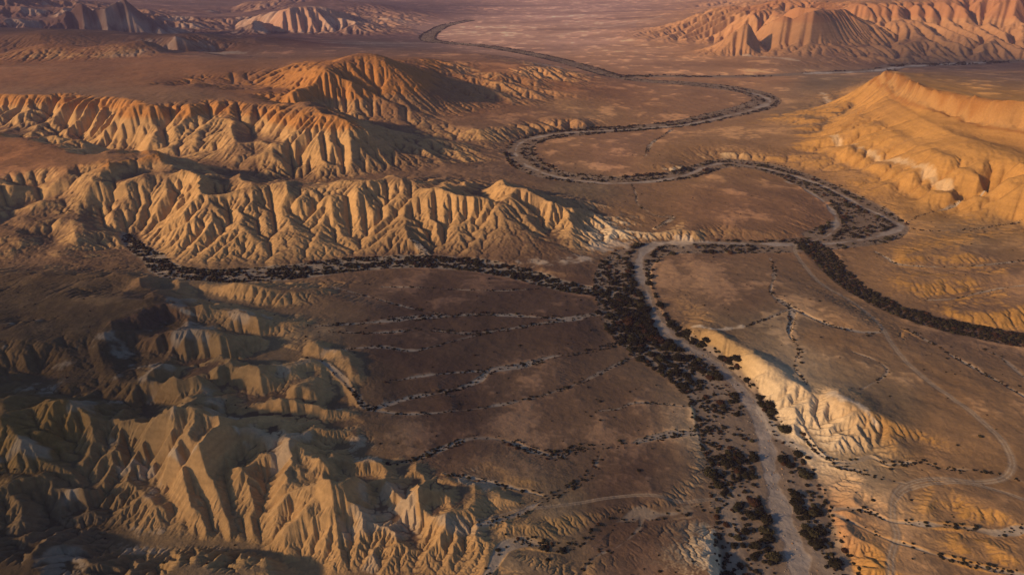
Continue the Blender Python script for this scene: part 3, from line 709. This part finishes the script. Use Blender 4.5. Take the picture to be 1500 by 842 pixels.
# pale runnels where water gathers, dark pebble skin between
la = np.log10(np.maximum(A, 1))
run = sst(la + 0.25 * n_fin, 2.7, 3.7) * (1 - steep) * (1 - allbed)
alb = lay(alb, (.30, .235, .17), 0.38 * run)
# low tan swells where the pebble skin is worn off
worn = sst(n_mid + 0.6 * n_big + 6 * np.clip(conv, -.05, .08), 0.22, 0.62) * flat * (1 - cap)
alb = alb * (1 + 0.75 * worn[..., None] * np.array([1.0, 0.92, 0.8], np.float32))
gr = (1 + 0.22 * n_fin + 0.18 * n_mid)
braid = sst(fbm(s_bed + 0.0 * X, d_bed * 5 + 40 * n_mid, 60, 3, 33), -0.1, 0.5)
alb = alb * (1 - side[..., None]) + side[..., None] * np.array([.385, .325, .26], np.float32) * gr[..., None]
bedc = np.array([.25, .19, .14], np.float32) * gr[..., None]
bedc = lay(bedc, (.34, .28, .225), 0.7 * braid)
bedc = lay(bedc, (.17, .125, .09), 0.5 * sst(RR, 650, 900))
alb = alb * (1 - bed[..., None]) + bed[..., None] * bedc
alb = lay(alb, (.15, .105, .075), 0.85 * rt)
alb = alb * (1 - lt[..., None]) + lt[..., None] * np.array([.31, .26, .205], np.float32) * gr[..., None]
alb = alb * (1 - scar[..., None]) + scar[..., None] * np.array([.33, .29, .26], np.float32) * (1 + 0.3 * n_fin + 0.2 * n_mid)[..., None]
# the pale margin beside the right tributary
mr = np.exp(-((d_rt - w_rt - 4) / 4) ** 2) * (X > 230)
# wheel ruts of the track
rut = np.exp(-((d_tr - 1.05) / 0.45) ** 2) * (d_tr < 4)
alb = lay(alb, (.29, .22, .155), 0.65 * track)
alb = lay(alb, (.44, .37, .29), 0.7 * rut * track)
cw = sst(14 + 5 * n_mid - d_cl, -2, 4)
alb = lay(alb, (.25, .115, .038), 0.75 * cw)
d_ft = np.full(g.X.shape, 1e9, np.float32); splat(g, FOOT, 30, d_ft)
alb = lay(alb, (.52, .36, .17), 0.55 * sst(7 + 4 * n_mid - d_ft, 0, 5) * (1 - 0.5 * cliff))
# streaked far plain
far = sst(RR, 1700, 2600) * flat
alb = alb * (1 + far * (0.55 * fbm(X / 5, Y, 130, 3, 160) + 0.25 * fbm(X / 3, Y, 420, 2, 170)))[..., None]
# white chalk outcrops
def paint(lines, col, halfw, strength):
    global alb
    d = np.full(g.X.shape, 1e9, np.float32)
    for l in lines: splat(g, l, 40, d)
    w = sst(halfw * (0.55 + 1.6 * n_mid + 1.3 * n_fin) - d, -halfw * 0.7, halfw * 0.5) * strength
    alb = lay(alb, col, w)
CHALK = [[(1216, 207, 22), (1262, 226, 23), (1302, 241, 24), (1345, 259, 24), (1390, 278, 23)]]
paint([wline(l) for l in CHALK], (.58, .44, .28), 4.5, 0.7)
paint([wline(l) for l in ([(245, 645, 38), (262, 655, 37), (285, 650, 39)], [(185, 660, 30), (215, 668, 29)], [(345, 628, 27), (355, 640, 27)], [(265, 455, 26), (290, 458, 24)])], (.6, .53, .42), 1.3, 0.5)
paint([wline(l) for l in ([(1110, 598, 1.5), (1140, 630, 1.5), (1180, 658, 2), (1215, 668, 3)], [(1040, 792, 8), (1060, 815, 9), (1080, 835, 8)],
                          [(1215, 572, 18), (1250, 590, 17), (1290, 622, 12)], [(1015, 474, 7), (1045, 484, 8), (1085, 480, 8)])], (.62, .53, .42), 3.2, 0.8)
paint([wline(l) for l in ([(880, 362, 2), (905, 356, 3), (940, 350, 5), (1000, 349, 5)], [(760, 383, 3), (810, 384, 3), (860, 378, 3)])], (.56, .46, .36), 9, 0.85)
paint([wline(l) for l in ([(350, 78, 76), (300, 77, 78), (330, 80, 76)],)], (.34, .29, .25), 20, 0.8)
paint([wline(l) for l in ([(1090, 82, 10), (1130, 86, 10), (1170, 92, 8)], [(1205, 138, 8), (1215, 150, 9)])], (.6, .48, .36), 9, 0.7)
paint([W_FS], (.50, .46, .43), 13, 0.85)
paint([wline(l) for l in ([(800, 55, 3), (860, 46, 4), (877, 42, 4), (920, 36, 5), (973, 28, 6)],)], (.58, .42, .33), 12, 0.7)
grey = sst(fbm(X, Y, 24, 3, 200) + 0.25 * n_fin, 0.25, 0.5) * HILL * steep * (RR < 640) * (X < 0)
alb = lay(alb, (.47, .43, .37), 0.42 * grey)
alb = np.clip(alb, 0.02, 0.8).astype(np.float32)
print('albedo', time.perf_counter() - T0)

# ------------------------------------------------------------------ materials
def mat(name, rough=0.95, bump=True, attr='albedo'):
    m = bpy.data.materials.new(name); m.use_nodes = True
    nt = m.node_tree; N = nt.nodes; L = nt.links
    b = N['Principled BSDF']
    b.inputs['Roughness'].default_value = rough
    b.inputs['Specular IOR Level'].default_value = 0.15
    at_ = N.new('ShaderNodeAttribute'); at_.attribute_name = attr
    if not bump:
        L.new(at_.outputs['Color'], b.inputs['Base Color'])
        return m
    geo = N.new('ShaderNodeNewGeometry')
    n1 = N.new('ShaderNodeTexNoise'); n1.inputs['Scale'].default_value = 0.45; n1.inputs['Detail'].default_value = 5; n1.inputs['Roughness'].default_value = 0.65
    n2 = N.new('ShaderNodeTexNoise'); n2.inputs['Scale'].default_value = 0.10; n2.inputs['Detail'].default_value = 4
    for n in (n1, n2): L.new(geo.outputs['Position'], n.inputs['Vector'])
    mr_ = N.new('ShaderNodeMapRange'); mr_.inputs['From Min'].default_value = 0.25; mr_.inputs['From Max'].default_value = 0.75
    mr_.inputs['To Min'].default_value = 0.84; mr_.inputs['To Max'].default_value = 1.16
    L.new(n1.outputs['Fac'], mr_.inputs['Value'])
    mx = N.new('ShaderNodeMix'); mx.data_type = 'RGBA'; mx.blend_type = 'MULTIPLY'; mx.inputs['Factor'].default_value = 1
    L.new(at_.outputs['Color'], mx.inputs['A']); L.new(mr_.outputs['Result'], mx.inputs['B'])
    L.new(mx.outputs['Result'], b.inputs['Base Color'])
    b1 = N.new('ShaderNodeBump'); b1.inputs['Strength'].default_value = 0.55; b1.inputs['Distance'].default_value = 0.6
    b2 = N.new('ShaderNodeBump'); b2.inputs['Strength'].default_value = 0.5; b2.inputs['Distance'].default_value = 1.6
    L.new(n1.outputs['Fac'], b1.inputs['Height']); L.new(n2.outputs['Fac'], b2.inputs['Height'])
    L.new(b2.outputs['Normal'], b1.inputs['Normal']); L.new(b1.outputs['Normal'], b.inputs['Normal'])
    return m
M_GROUND = mat('desert_ground'); M_PLANT = mat('desert_foliage', 0.9, False)

# ------------------------------------------------------------------ mesh: the grid, then a coarse rim out to the horizon; faces shared out by landform
ext = R1 * np.exp(np.linspace(0.0, math.log(70000 / R1), 40)[1:])
XE = np.vstack([X, (ext[:, None] * np.sin(g.th)[None]).astype(np.float32)]); YE = np.vstack([Y, (ext[:, None] * np.cos(g.th)[None]).astype(np.float32)])
f = np.exp(-np.arange(1, 40) / 8.0)[:, None].astype(np.float32)
HE = np.vstack([h, 60 + (h[-1:] - 60) * f])
AE = np.concatenate([alb, np.repeat(alb[-1:], 39, 0) * f[..., None] + np.array([.3, .19, .15], np.float32) * (1 - f[..., None])])
NRE = HE.shape[0]
V = np.stack([XE, YE, HE], -1).reshape(-1, 3).astype(np.float32)
tu = np.gradient(V.reshape(NRE, g.nt, 3), axis=0); tv = np.gradient(V.reshape(NRE, g.nt, 3), axis=1)
NV = np.cross(tv, tu).reshape(-1, 3); NV /= np.linalg.norm(NV, axis=1, keepdims=True) + 1e-9
NV *= np.sign(NV[:, 2:3] + 1e-9)
AV = np.concatenate([AE, np.ones((NRE, g.nt, 1), np.float32)], -1).reshape(-1, 4).astype(np.float32)
cls = np.zeros((NRE, g.nt), np.int8)
c = cls[:g.nr]
hb = boxblur(HILL, 3) > 0.45
c[hb] = 1                                             # badland hills
c[hb & (RR > 1900) & (X > 300)] = 2                   # mesas
c[hb & (RR > 2000) & (X <= 300)] = 3                  # mountains
c[hb & (RR <= 1900) & (X > 0.28 * Y) & (Y > 700)] = 4 # cuesta
c[~hb & (h > 55) & (X < 150) & (RR < 2100)] = 5       # plateau
c[side > 0.5] = 6
c[np.maximum(allbed, scar) > 0.5] = 7
c[track > 0.5] = 8
ii = np.arange(NRE * g.nt, dtype=np.int32).reshape(NRE, g.nt)
Q = np.stack([ii[:-1, :-1], ii[:-1, 1:], ii[1:, 1:], ii[1:, :-1]], -1).reshape(-1, 4)
QC = cls[:-1, :-1].reshape(-1)
def mesh_from(name, verts, quads, colors=None, normals=None, material=None):
    me = bpy.data.meshes.new(name)
    k = quads.shape[1]
    me.vertices.add(len(verts)); me.vertices.foreach_set('co', np.ascontiguousarray(verts, np.float32).ravel())
    me.loops.add(quads.size); me.loops.foreach_set('vertex_index', np.ascontiguousarray(quads, np.int32).ravel())
    me.polygons.add(len(quads)); me.polygons.foreach_set('loop_start', np.arange(0, quads.size, k, dtype=np.int32))
    me.update(calc_edges=True)
    if colors is not None:
        a_ = me.attributes.new('albedo', 'FLOAT_COLOR', 'POINT'); a_.data.foreach_set('color', np.ascontiguousarray(colors, np.float32).ravel())
    if normals is not None:
        me.polygons.foreach_set('use_smooth', np.ones(len(quads), bool))
        me.normals_split_custom_set_from_vertices(normals)
    if material: me.materials.append(material)
    return me
def link(name, me, parent=None, **props):
    o = bpy.data.objects.new(name, me); COL.objects.link(o)
    if parent: o.parent = parent
    for k_, v_ in props.items(): o[k_] = v_
    return o
for k, name in enumerate(('ground', 'badland_hills', 'mesa', 'mountains', 'hillside', 'plateau', 'gravel_gully', 'riverbed', 'dirt_track')):
    q = Q[QC == k]
    if not len(q): continue
    used = np.unique(q); remap = np.zeros(len(V), np.int32); remap[used] = np.arange(len(used))
    link(name, mesh_from(name, V[used], remap[q], AV[used], NV[used], M_GROUND), kind='structure')
# the land behind and under the drone
rr = np.array([0.5, 60, 120, 170, 400, 1500, 6000, 20000, 70000]); tt = np.linspace(TH1 - 0.02, TH0 + 0.02 + 2 * math.pi, 60)
rb = np.array([0.5, 60, 120, 164.0]); tb = np.linspace(TH0 - 0.02, TH1 + 0.02, 30)
vs, qs = [], []
for ra, ta in ((rr, tt), (rb, tb)):
    o_ = len(vs)
    for r_ in ra:
        for t_ in ta: vs.append((r_ * math.sin(t_), r_ * math.cos(t_), 8 * min(1, r_ / 160) - 6 + (50 if r_ > 3000 else 0)))
    for a_ in range(len(ra) - 1):
        for b_ in range(len(ta) - 1):
            p_ = o_ + a_ * len(ta) + b_; qs.append((p_, p_ + 1, p_ + len(ta) + 1, p_ + len(ta)))
vs = np.array(vs, np.float32)
link('ground', mesh_from('ground', vs, np.array(qs), np.tile(np.array([.2, .13, .08, 1], np.float32), (len(vs), 1)), None, M_GROUND), kind='structure')
print('terrain meshes', time.perf_counter() - T0)

# ------------------------------------------------------------------ plants and stones
def sample(a, x, y):
    r = np.hypot(x, y); i = np.clip(np.log(np.maximum(r, R0) / R0) / g.dt, 0, g.nr - 2); j = np.clip((np.arctan2(x, y) - TH0) / g.dt, 0, g.nt - 2)
    i0 = i.astype(int); j0 = j.astype(int); fi = i - i0; fj = j - j0
    return (a[i0, j0] * (1 - fi) + a[i0 + 1, j0] * fi) * (1 - fj) + (a[i0, j0 + 1] * (1 - fi) + a[i0 + 1, j0 + 1] * fi) * fj
def along(line, per_m2, spread=1.0, minw=0.0):
    P = []
    for a, b in zip(line[:-1], line[1:]):
        L = math.hypot(b[0] - a[0], b[1] - a[1]); w = max(minw, 0.5 * (a[3] + b[3]) * spread)
        n = rng.poisson(L * 2 * w * per_m2)
        if not n or L < 1e-6: continue
        t = rng.random(n); o = (rng.random(n) * 2 - 1) * w
        nx, ny = -(b[1] - a[1]) / L, (b[0] - a[0]) / L
        P.append(np.stack([a[0] + (b[0] - a[0]) * t + nx * o, a[1] + (b[1] - a[1]) * t + ny * o], -1))
    return np.concatenate(P) if P else np.zeros((0, 2))
def inview(p):
    y = p[:, 1] * CP + CAMZ * SP; u = p[:, 0] / np.maximum(y, 1)
    v = (-CAMZ * CP + p[:, 1] * SP) / np.maximum(y, 1)
    return (y > 10) & (np.abs(u) < 0.82) & (v > -0.48) & (v < 0.5)
PL = []           # rows x, y, radius, tone, zone
def addp(p, r, tone, zone):
    PL.append(np.column_stack([p, r, tone, np.full(len(p), zone)]))
def pick(p, prob): return p[rng.random(len(p)) < prob]
# main bed
p = np.concatenate([along(l, 0.26, 1.08) for l in (W_MAIN, W_LOOP)]); p = p[inview(p)]
q = sample(d_sc - w_sc, p[:, 0], p[:, 1]); e = sample(w_bed - d_bed, p[:, 0], p[:, 1]); sc = sample(scar, p[:, 0], p[:, 1])
cl = 0.5 * fbm(p[:, 0], p[:, 1], 34, 2, 101) + 0.6 * fbm(p[:, 0], p[:, 1], 11, 2, 105); yy = p[:, 1]
near = sst(yy, 760, 640)
big = np.exp(-np.maximum(q - 1, 0) / 11.0) * sst(cl, -0.3, 0.1)
mass = np.exp(-((p[:, 0] - 118) / 26) ** 2 - ((yy - 545) / 60) ** 2)             # the thicket on the inside of the near bend
outer = np.exp(-((e - 2) / 3.5) ** 2) * (p[:, 0] < 330)
pr = near * (0.19 * big + 0.28 * mass * (q > 1)) + (1 - near) * (0.20 * np.maximum(np.exp(-np.maximum(q - 1, 0) / 4.5), outer) * sst(cl, -0.35, 0.15))
k = (rng.random(len(p)) < pr * 2.2) & (q > 0.8)
addp(p[k], np.clip(rng.lognormal(0.52, 0.40, k.sum()), 0.7, 3.8), rng.random(k.sum()), 0)
k = (rng.random(len(p)) < (0.14 + 0.46 * near) * (0.3 + sst(cl, -0.25, 0.3))) & (q > 1.5)
addp(p[k], np.clip(rng.lognormal(-0.15, 0.35, k.sum()), 0.4, 1.8), rng.random(k.sum()), 1)
# right tributary, left tributary, far bed
p = along(W_RT, 0.22, 0.8); p = p[inview(p)]; addp(p, np.clip(rng.lognormal(0.2, 0.35, len(p)), 0.6, 2.4), rng.random(len(p)), 2)
p = along(W_LT, 0.26, 0.95); p = p[inview(p)]
p = pick(p, 0.22 + 0.78 * sst(fbm(p[:, 0] / 2.5, p[:, 1], 9, 2, 120), -0.3, 0.15)); addp(p, np.clip(rng.lognormal(0.18, 0.35, len(p)), 0.5, 2.4), rng.random(len(p)), 3)
p = along(W_FW, 0.03, 0.9); p = p[inview(p)]
p = pick(p, sst(fbm(p[:, 0], p[:, 1], 60, 2, 130), -0.2, 0.3)); addp(p, np.clip(rng.lognormal(0.8, 0.3, len(p)), 1, 4), rng.random(len(p)), 4)
# side washes
p = np.concatenate([along(l, 0.26, 0.85, 1.6) for l in W_SIDE]); p = p[inview(p)]
cl = fbm(p[:, 0], p[:, 1], 22, 2, 140); p = pick(p, 0.25 + 0.75 * sst(cl, -0.3, 0.3))
addp(p, np.clip(rng.lognormal(-0.58, 0.40, len(p)), 0.25, 1.5), rng.random(len(p)), 5)
# dots on the plains and in the runnels
n = 60000
t = rng.uniform(math.radians(-47), math.radians(42), n); r = 250 + 1000 * rng.random(n) ** 0.75
p = np.stack([r * np.sin(t), r * np.cos(t)], -1); p = p[inview(p)]
la_ = sample(la, p[:, 0], p[:, 1]); st_ = sample(S, p[:, 0], p[:, 1])
p = pick(p, (0.025 + 0.30 * sst(la_, 2.6, 3.3)) * (st_ < 0.4)); addp(p, np.clip(rng.lognormal(-0.55, 0.38, len(p)), 0.25, 1.3), rng.random(len(p)), 6)
PL = np.concatenate(PL)
PL = PL[(sample(track, PL[:, 0], PL[:, 1]) < 0.2)]
PZ = sample(h, PL[:, 0], PL[:, 1])
print('plants', len(PL), [int((PL[:, 4] == k).sum()) for k in range(7)], time.perf_counter() - T0)

def shrub_mesh(nl, seg, rings, seed):
    """a rounded crown: uneven core plus leaf sprays; unit radius, resting on z = 0"""
    r_ = np.random.default_rng(seed)
    vs, qs = [], []
    lob = [(r_.uniform(0, 6.28), r_.uniform(-0.2, 0.9), r_.uniform(0.15, 0.4)) for _ in range(6)]
    for i in range(rings + 1):
        ph = -0.45 + (1.5 + 0.45) * i / rings
        for j in range(seg):
            th = 2 * math.pi * j / seg
            R = 0.72 + sum(a * math.exp(-((math.cos(th - t) - 1) ** 2) * 2 - (ph - b) ** 2 * 2) for t, b, a in lob) * 0.6 + r_.uniform(-0.12, 0.12)
            vs.append((R * math.cos(ph) * math.cos(th), R * math.cos(ph) * math.sin(th), 0.28 + 0.62 * R * math.sin(ph)))
    for i in range(rings):
        for j in range(seg):
            a, b = i * seg + j, i * seg + (j + 1) % seg
            qs.append((a, b, b + seg, a + seg))
    vs = np.array(vs); ncore = len(vs)
    tone = np.full(len(vs), 0.8)
    for _ in range(nl):
        k = r_.integers(seg, ncore); c = vs[k] * (0.95 + 0.25 * r_.random()); c[2] = max(c[2], 0.08)
        u = r_.normal(size=3); u /= np.linalg.norm(u); w = np.cross(u, r_.normal(size=3)); w /= np.linalg.norm(w)
        s_ = r_.uniform(0.10, 0.24)
        n0 = len(vs)
        vs = np.vstack([vs, c + u * s_, c + w * s_ * 0.6, c - u * s_, c - w * s_ * 0.6])
        tone = np.append(tone, [r_.uniform(0.7, 1.6)] * 4)
        qs.append((n0, n0 + 1, n0 + 2, n0 + 3))
    return vs.astype(np.float32), np.array(qs, np.int32), tone.astype(np.float32)
LEAF = np.array([.023, .021, .012]); RUST = np.array([.055, .028, .016]); OLIVE = np.array([.044, .040, .021])
def leafcol(t):
    return np.where(t < 0.72, 0, np.where(t < 0.9, 1, 2))
COLS = np.stack([LEAF, OLIVE, RUST])
dist = np.sqrt(PL[:, 0] ** 2 + PL[:, 1] ** 2 + CAMZ ** 2)
order = np.argsort(-PL[:, 2] / dist)
single = order[:300]; rest = order[300:]
ZONE = {
 0: ('large dark shrub in the thick growth beside the pale gravel strip of the near riverbed', 'large shrubs beside the gravel strip'),
 1: ('small dark shrub scattered over the gravel flat of the near riverbed', 'small shrubs on the gravel flat'),
 2: ('dark shrub packed in the tributary bed that runs off to the right edge', 'shrubs of the right tributary'),
 3: ('dark shrub in the streaky tributary bed under the central badland ridge', 'shrubs of the left tributary'),
 4: ('dark shrub in the distant riverbed below the mesa', 'shrubs of the distant riverbed'),
 5: ('shrub in a narrow pale gully crossing the plain', 'shrubs along the narrow gullies'),
 6: ('lone shrub out on the bare plain', 'lone shrubs on the plain')}
near_meshes = []
for k in range(9):
    v_, q_, t_ = shrub_mesh(150, 14, 7, 500 + k)
    c_ = COLS[(0, 0, 0, 0, 0, 1, 1, 0, 2)[k]]
    me = mesh_from('shrub', v_, q_, np.column_stack([c_[None] * t_[:, None], np.ones(len(v_))]), None, M_PLANT)
    near_meshes.append(me)
for n_, i in enumerate(single):
    x, y, r, tone, zn = PL[i]
    zn = int(zn)
    o = link('shrub', near_meshes[random.randrange(9)], category='shrub', group=ZONE[zn][1])
    lab = ZONE[zn][0]
    if zn == 0:
        s_ = float(sample(d_sc * 0 + s_sc, np.array([x]), np.array([y]))[0])
        # which side of the strip
        kk = int(np.argmin(np.hypot(W_SCAR[:, 0] - x, W_SCAR[:, 1] - y)))
        a, b = W_SCAR[max(kk - 1, 0)], W_SCAR[min(kk + 1, len(W_SCAR) - 1)]
        lft = (b[0] - a[0]) * (y - a[1]) - (b[1] - a[1]) * (x - a[0]) > 0
        if y > 600: lab, gp = 'dark shrub at the meeting of the main and left riverbeds, beyond the near thicket', 'shrubs where the riverbeds meet'
        elif y > 470: lab, gp = 'large dark shrub in the dense thicket on the inside of the near bend', 'shrubs of the thicket at the bend'
        elif lft and y > 345: lab, gp = 'large dark shrub left of the gravel strip, across from the white scarp', 'shrubs across from the white scarp'
        elif lft: lab, gp = 'large dark shrub left of the gravel strip, near the lower edge of the photo', 'shrubs left of the strip at the lower edge'
        elif y > 365: lab, gp = 'large dark shrub between the gravel strip and the foot of the white scarp', 'shrubs at the foot of the white scarp'
        else: lab, gp = 'large dark shrub right of the gravel strip, nearer than the white scarp', 'shrubs right of the strip at the lower edge'
        o['group'] = gp
    o['label'] = lab
    o.location = (x, y, PZ[i] - 0.05 * r)
    o.rotation_euler = (0, 0, random.uniform(0, 6.28))
    o.scale = (r * random.uniform(0.85, 1.2), r * random.uniform(0.85, 1.2), r * random.uniform(0.8, 1.1))
def scatter(name, idx, protos, **props):
    vs, qs, cs, off = [], [], [], 0
    var = rng.integers(0, len(protos), len(idx)); ang = rng.random(len(idx)) * 6.283
    for k, (v_, q_, t_) in enumerate(protos):
        ii_ = idx[var == k]; n = len(ii_)
        if not n: continue
        ca, sa = np.cos(ang[var == k])[:, None], np.sin(ang[var == k])[:, None]; r_ = PL[ii_, 2][:, None]
        sx = r_ * rng.uniform(0.8, 1.25, (n, 1)); 
        x = (v_[None, :, 0] * ca - v_[None, :, 1] * sa) * sx + PL[ii_, 0][:, None]
        y = (v_[None, :, 0] * sa + v_[None, :, 1] * ca) * r_ + PL[ii_, 1][:, None]
        z = v_[None, :, 2] * r_ * rng.uniform(0.8, 1.15, (n, 1)) + PZ[ii_][:, None] - 0.05 * r_
        vs.append(np.stack([x, y, z], -1).reshape(-1, 3))
        qs.append((q_[None] + (np.arange(n) * len(v_))[:, None, None]).reshape(-1, 4) + off); off += n * len(v_)
        c_ = COLS[leafcol(PL[ii_, 3])] * rng.uniform(0.8, 1.25, (n, 1))
        cs.append(np.concatenate([(c_[:, None, :] * t_[None, :, None]), np.ones((n, len(v_), 1))], -1).reshape(-1, 4))
    link(name, mesh_from(name, np.concatenate(vs), np.concatenate(qs), np.concatenate(cs), None, M_PLANT), kind='stuff', **props)
nr_ = rest[dist[rest] < 760]; fr_ = rest[dist[rest] >= 760]
scatter('scrub', nr_, [shrub_mesh(34, 9, 4, 700 + k) for k in range(6)])
scatter('scrub', fr_, [shrub_mesh(8, 7, 3, 800 + k) for k in range(6)])
# loose stones in the gravel strip and about the bed
p = np.concatenate([along(W_SCAR, 0.10, 1.3), along(W_MAIN, 0.02, 1.0)]); p = p[inview(p) & (p[:, 1] < 620)]
n = len(p); zz = sample(h, p[:, 0], p[:, 1]); r = np.clip(rng.lognormal(-1.35, 0.45, n), 0.12, 0.75)
B = np.array([(a, b, c) for c in (-.4, .6) for a, b in ((-1, -1), (1, -1), (1, 1), (-1, 1))], float)
vv = (B[None] * (1 + rng.uniform(-.45, .3, (n, 8, 3)))) * r[:, None, None] * 0.7 + np.stack([p[:, 0], p[:, 1], zz], -1)[:, None]
F = np.array([(0, 3, 2, 1), (4, 5, 6, 7), (0, 1, 5, 4), (1, 2, 6, 5), (2, 3, 7, 6), (3, 0, 4, 7)])
cc = np.array([.42, .33, .25]) * rng.uniform(0.5, 1.35, (n, 1)) * np.where(rng.random((n, 1)) < 0.15, np.array([[1.1, .8, .55]]), 1)
link('stones', mesh_from('stones', vv.reshape(-1, 3), (F[None] + (np.arange(n) * 8)[:, None, None]).reshape(-1, 4), np.concatenate([np.repeat(cc, 8, 0), np.ones((8 * n, 1))], -1), None, M_PLANT), kind='stuff')

# ------------------------------------------------------------------ the air
def box(name, x0, x1, y0, y1, z0, z1):
    v_ = np.array([(x, y, z) for z in (z0, z1) for x, y in ((x0, y0), (x1, y0), (x1, y1), (x0, y1))], np.float32)
    return mesh_from(name, v_, F)
zt = max(CAMZ + 6, float(HE.max()) + 5)
hz = link('haze', box('haze', -72000, 72000, -72000, 72000, -20, zt), kind='stuff')
hm = bpy.data.materials.new('haze'); hm.use_nodes = True
nt_ = hm.node_tree; nt_.nodes.remove(nt_.nodes['Principled BSDF'])
pv = nt_.nodes.new('ShaderNodeVolumePrincipled')
pv.inputs['Color'].default_value = (0.63, 0.54, 1.0, 1); pv.inputs['Density'].default_value = HAZE
pv.inputs['Anisotropy'].default_value = 0.0
nt_.links.new(pv.outputs[0], nt_.nodes['Material Output'].inputs['Volume'])
hz.data.materials.append(hm)

# ------------------------------------------------------------------ unseen clouds added behind and left of the drone to dim patches of ground
SD = np.array([math.sin(SUN_AZ) * math.cos(SUN_EL), math.cos(SUN_AZ) * math.cos(SUN_EL), math.sin(SUN_EL)])
cm_ = bpy.data.materials.new('shade_cloud'); cm_.use_nodes = True
nt_ = cm_.node_tree; nt_.nodes.remove(nt_.nodes['Principled BSDF'])
pv = nt_.nodes.new('ShaderNodeVolumePrincipled'); pv.inputs['Color'].default_value = (0.95, 0.95, 0.95, 1); pv.inputs['Density'].default_value = 0.0048
nt_.links.new(pv.outputs[0], nt_.nodes['Material Output'].inputs['Volume'])
def shade_cloud(px, py, z, ax, ay, az, seed, base=1500.0):
    """a flat-based puffy cloud added out of view so that its shade centres on the given spot of the ground"""
    x, y = at(px, py, z); t = (base - z) / SD[2]
    c = np.array([x, y, z]) + SD * t
    r_ = np.random.default_rng(seed); lob = [(r_.normal(size=3), r_.uniform(.1, .3)) for _ in range(14)]
    vs, qs = [], []; SG, RG_ = 48, 22
    for i in range(RG_ + 1):
        ph = -math.pi / 2 + math.pi * (i + 0.01) / (RG_ + 0.02)
        for j in range(SG):
            th = 2 * math.pi * j / SG
            n_ = np.array([math.cos(ph) * math.cos(th), math.cos(ph) * math.sin(th), math.sin(ph)])
            R = 0.8 + sum(a_ * math.exp(4 * (float(n_ @ (d_ / np.linalg.norm(d_))) - 1)) for d_, a_ in lob)
            v_ = n_ * R * (ax, ay, az); v_[2] = max(v_[2], -0.35 * az)
            vs.append(c + v_)
    for i in range(RG_):
        for j in range(SG):
            a_, b_ = i * SG + j, i * SG + (j + 1) % SG
            qs.append((a_, b_, b_ + SG, a_ + SG))
    link('shade_cloud', mesh_from('shade_cloud', np.array(vs), np.array(qs), None, None, cm_), kind='structure')
for args in SHADE_CLOUDS: shade_cloud(*args)
print('done', time.perf_counter() - T0)
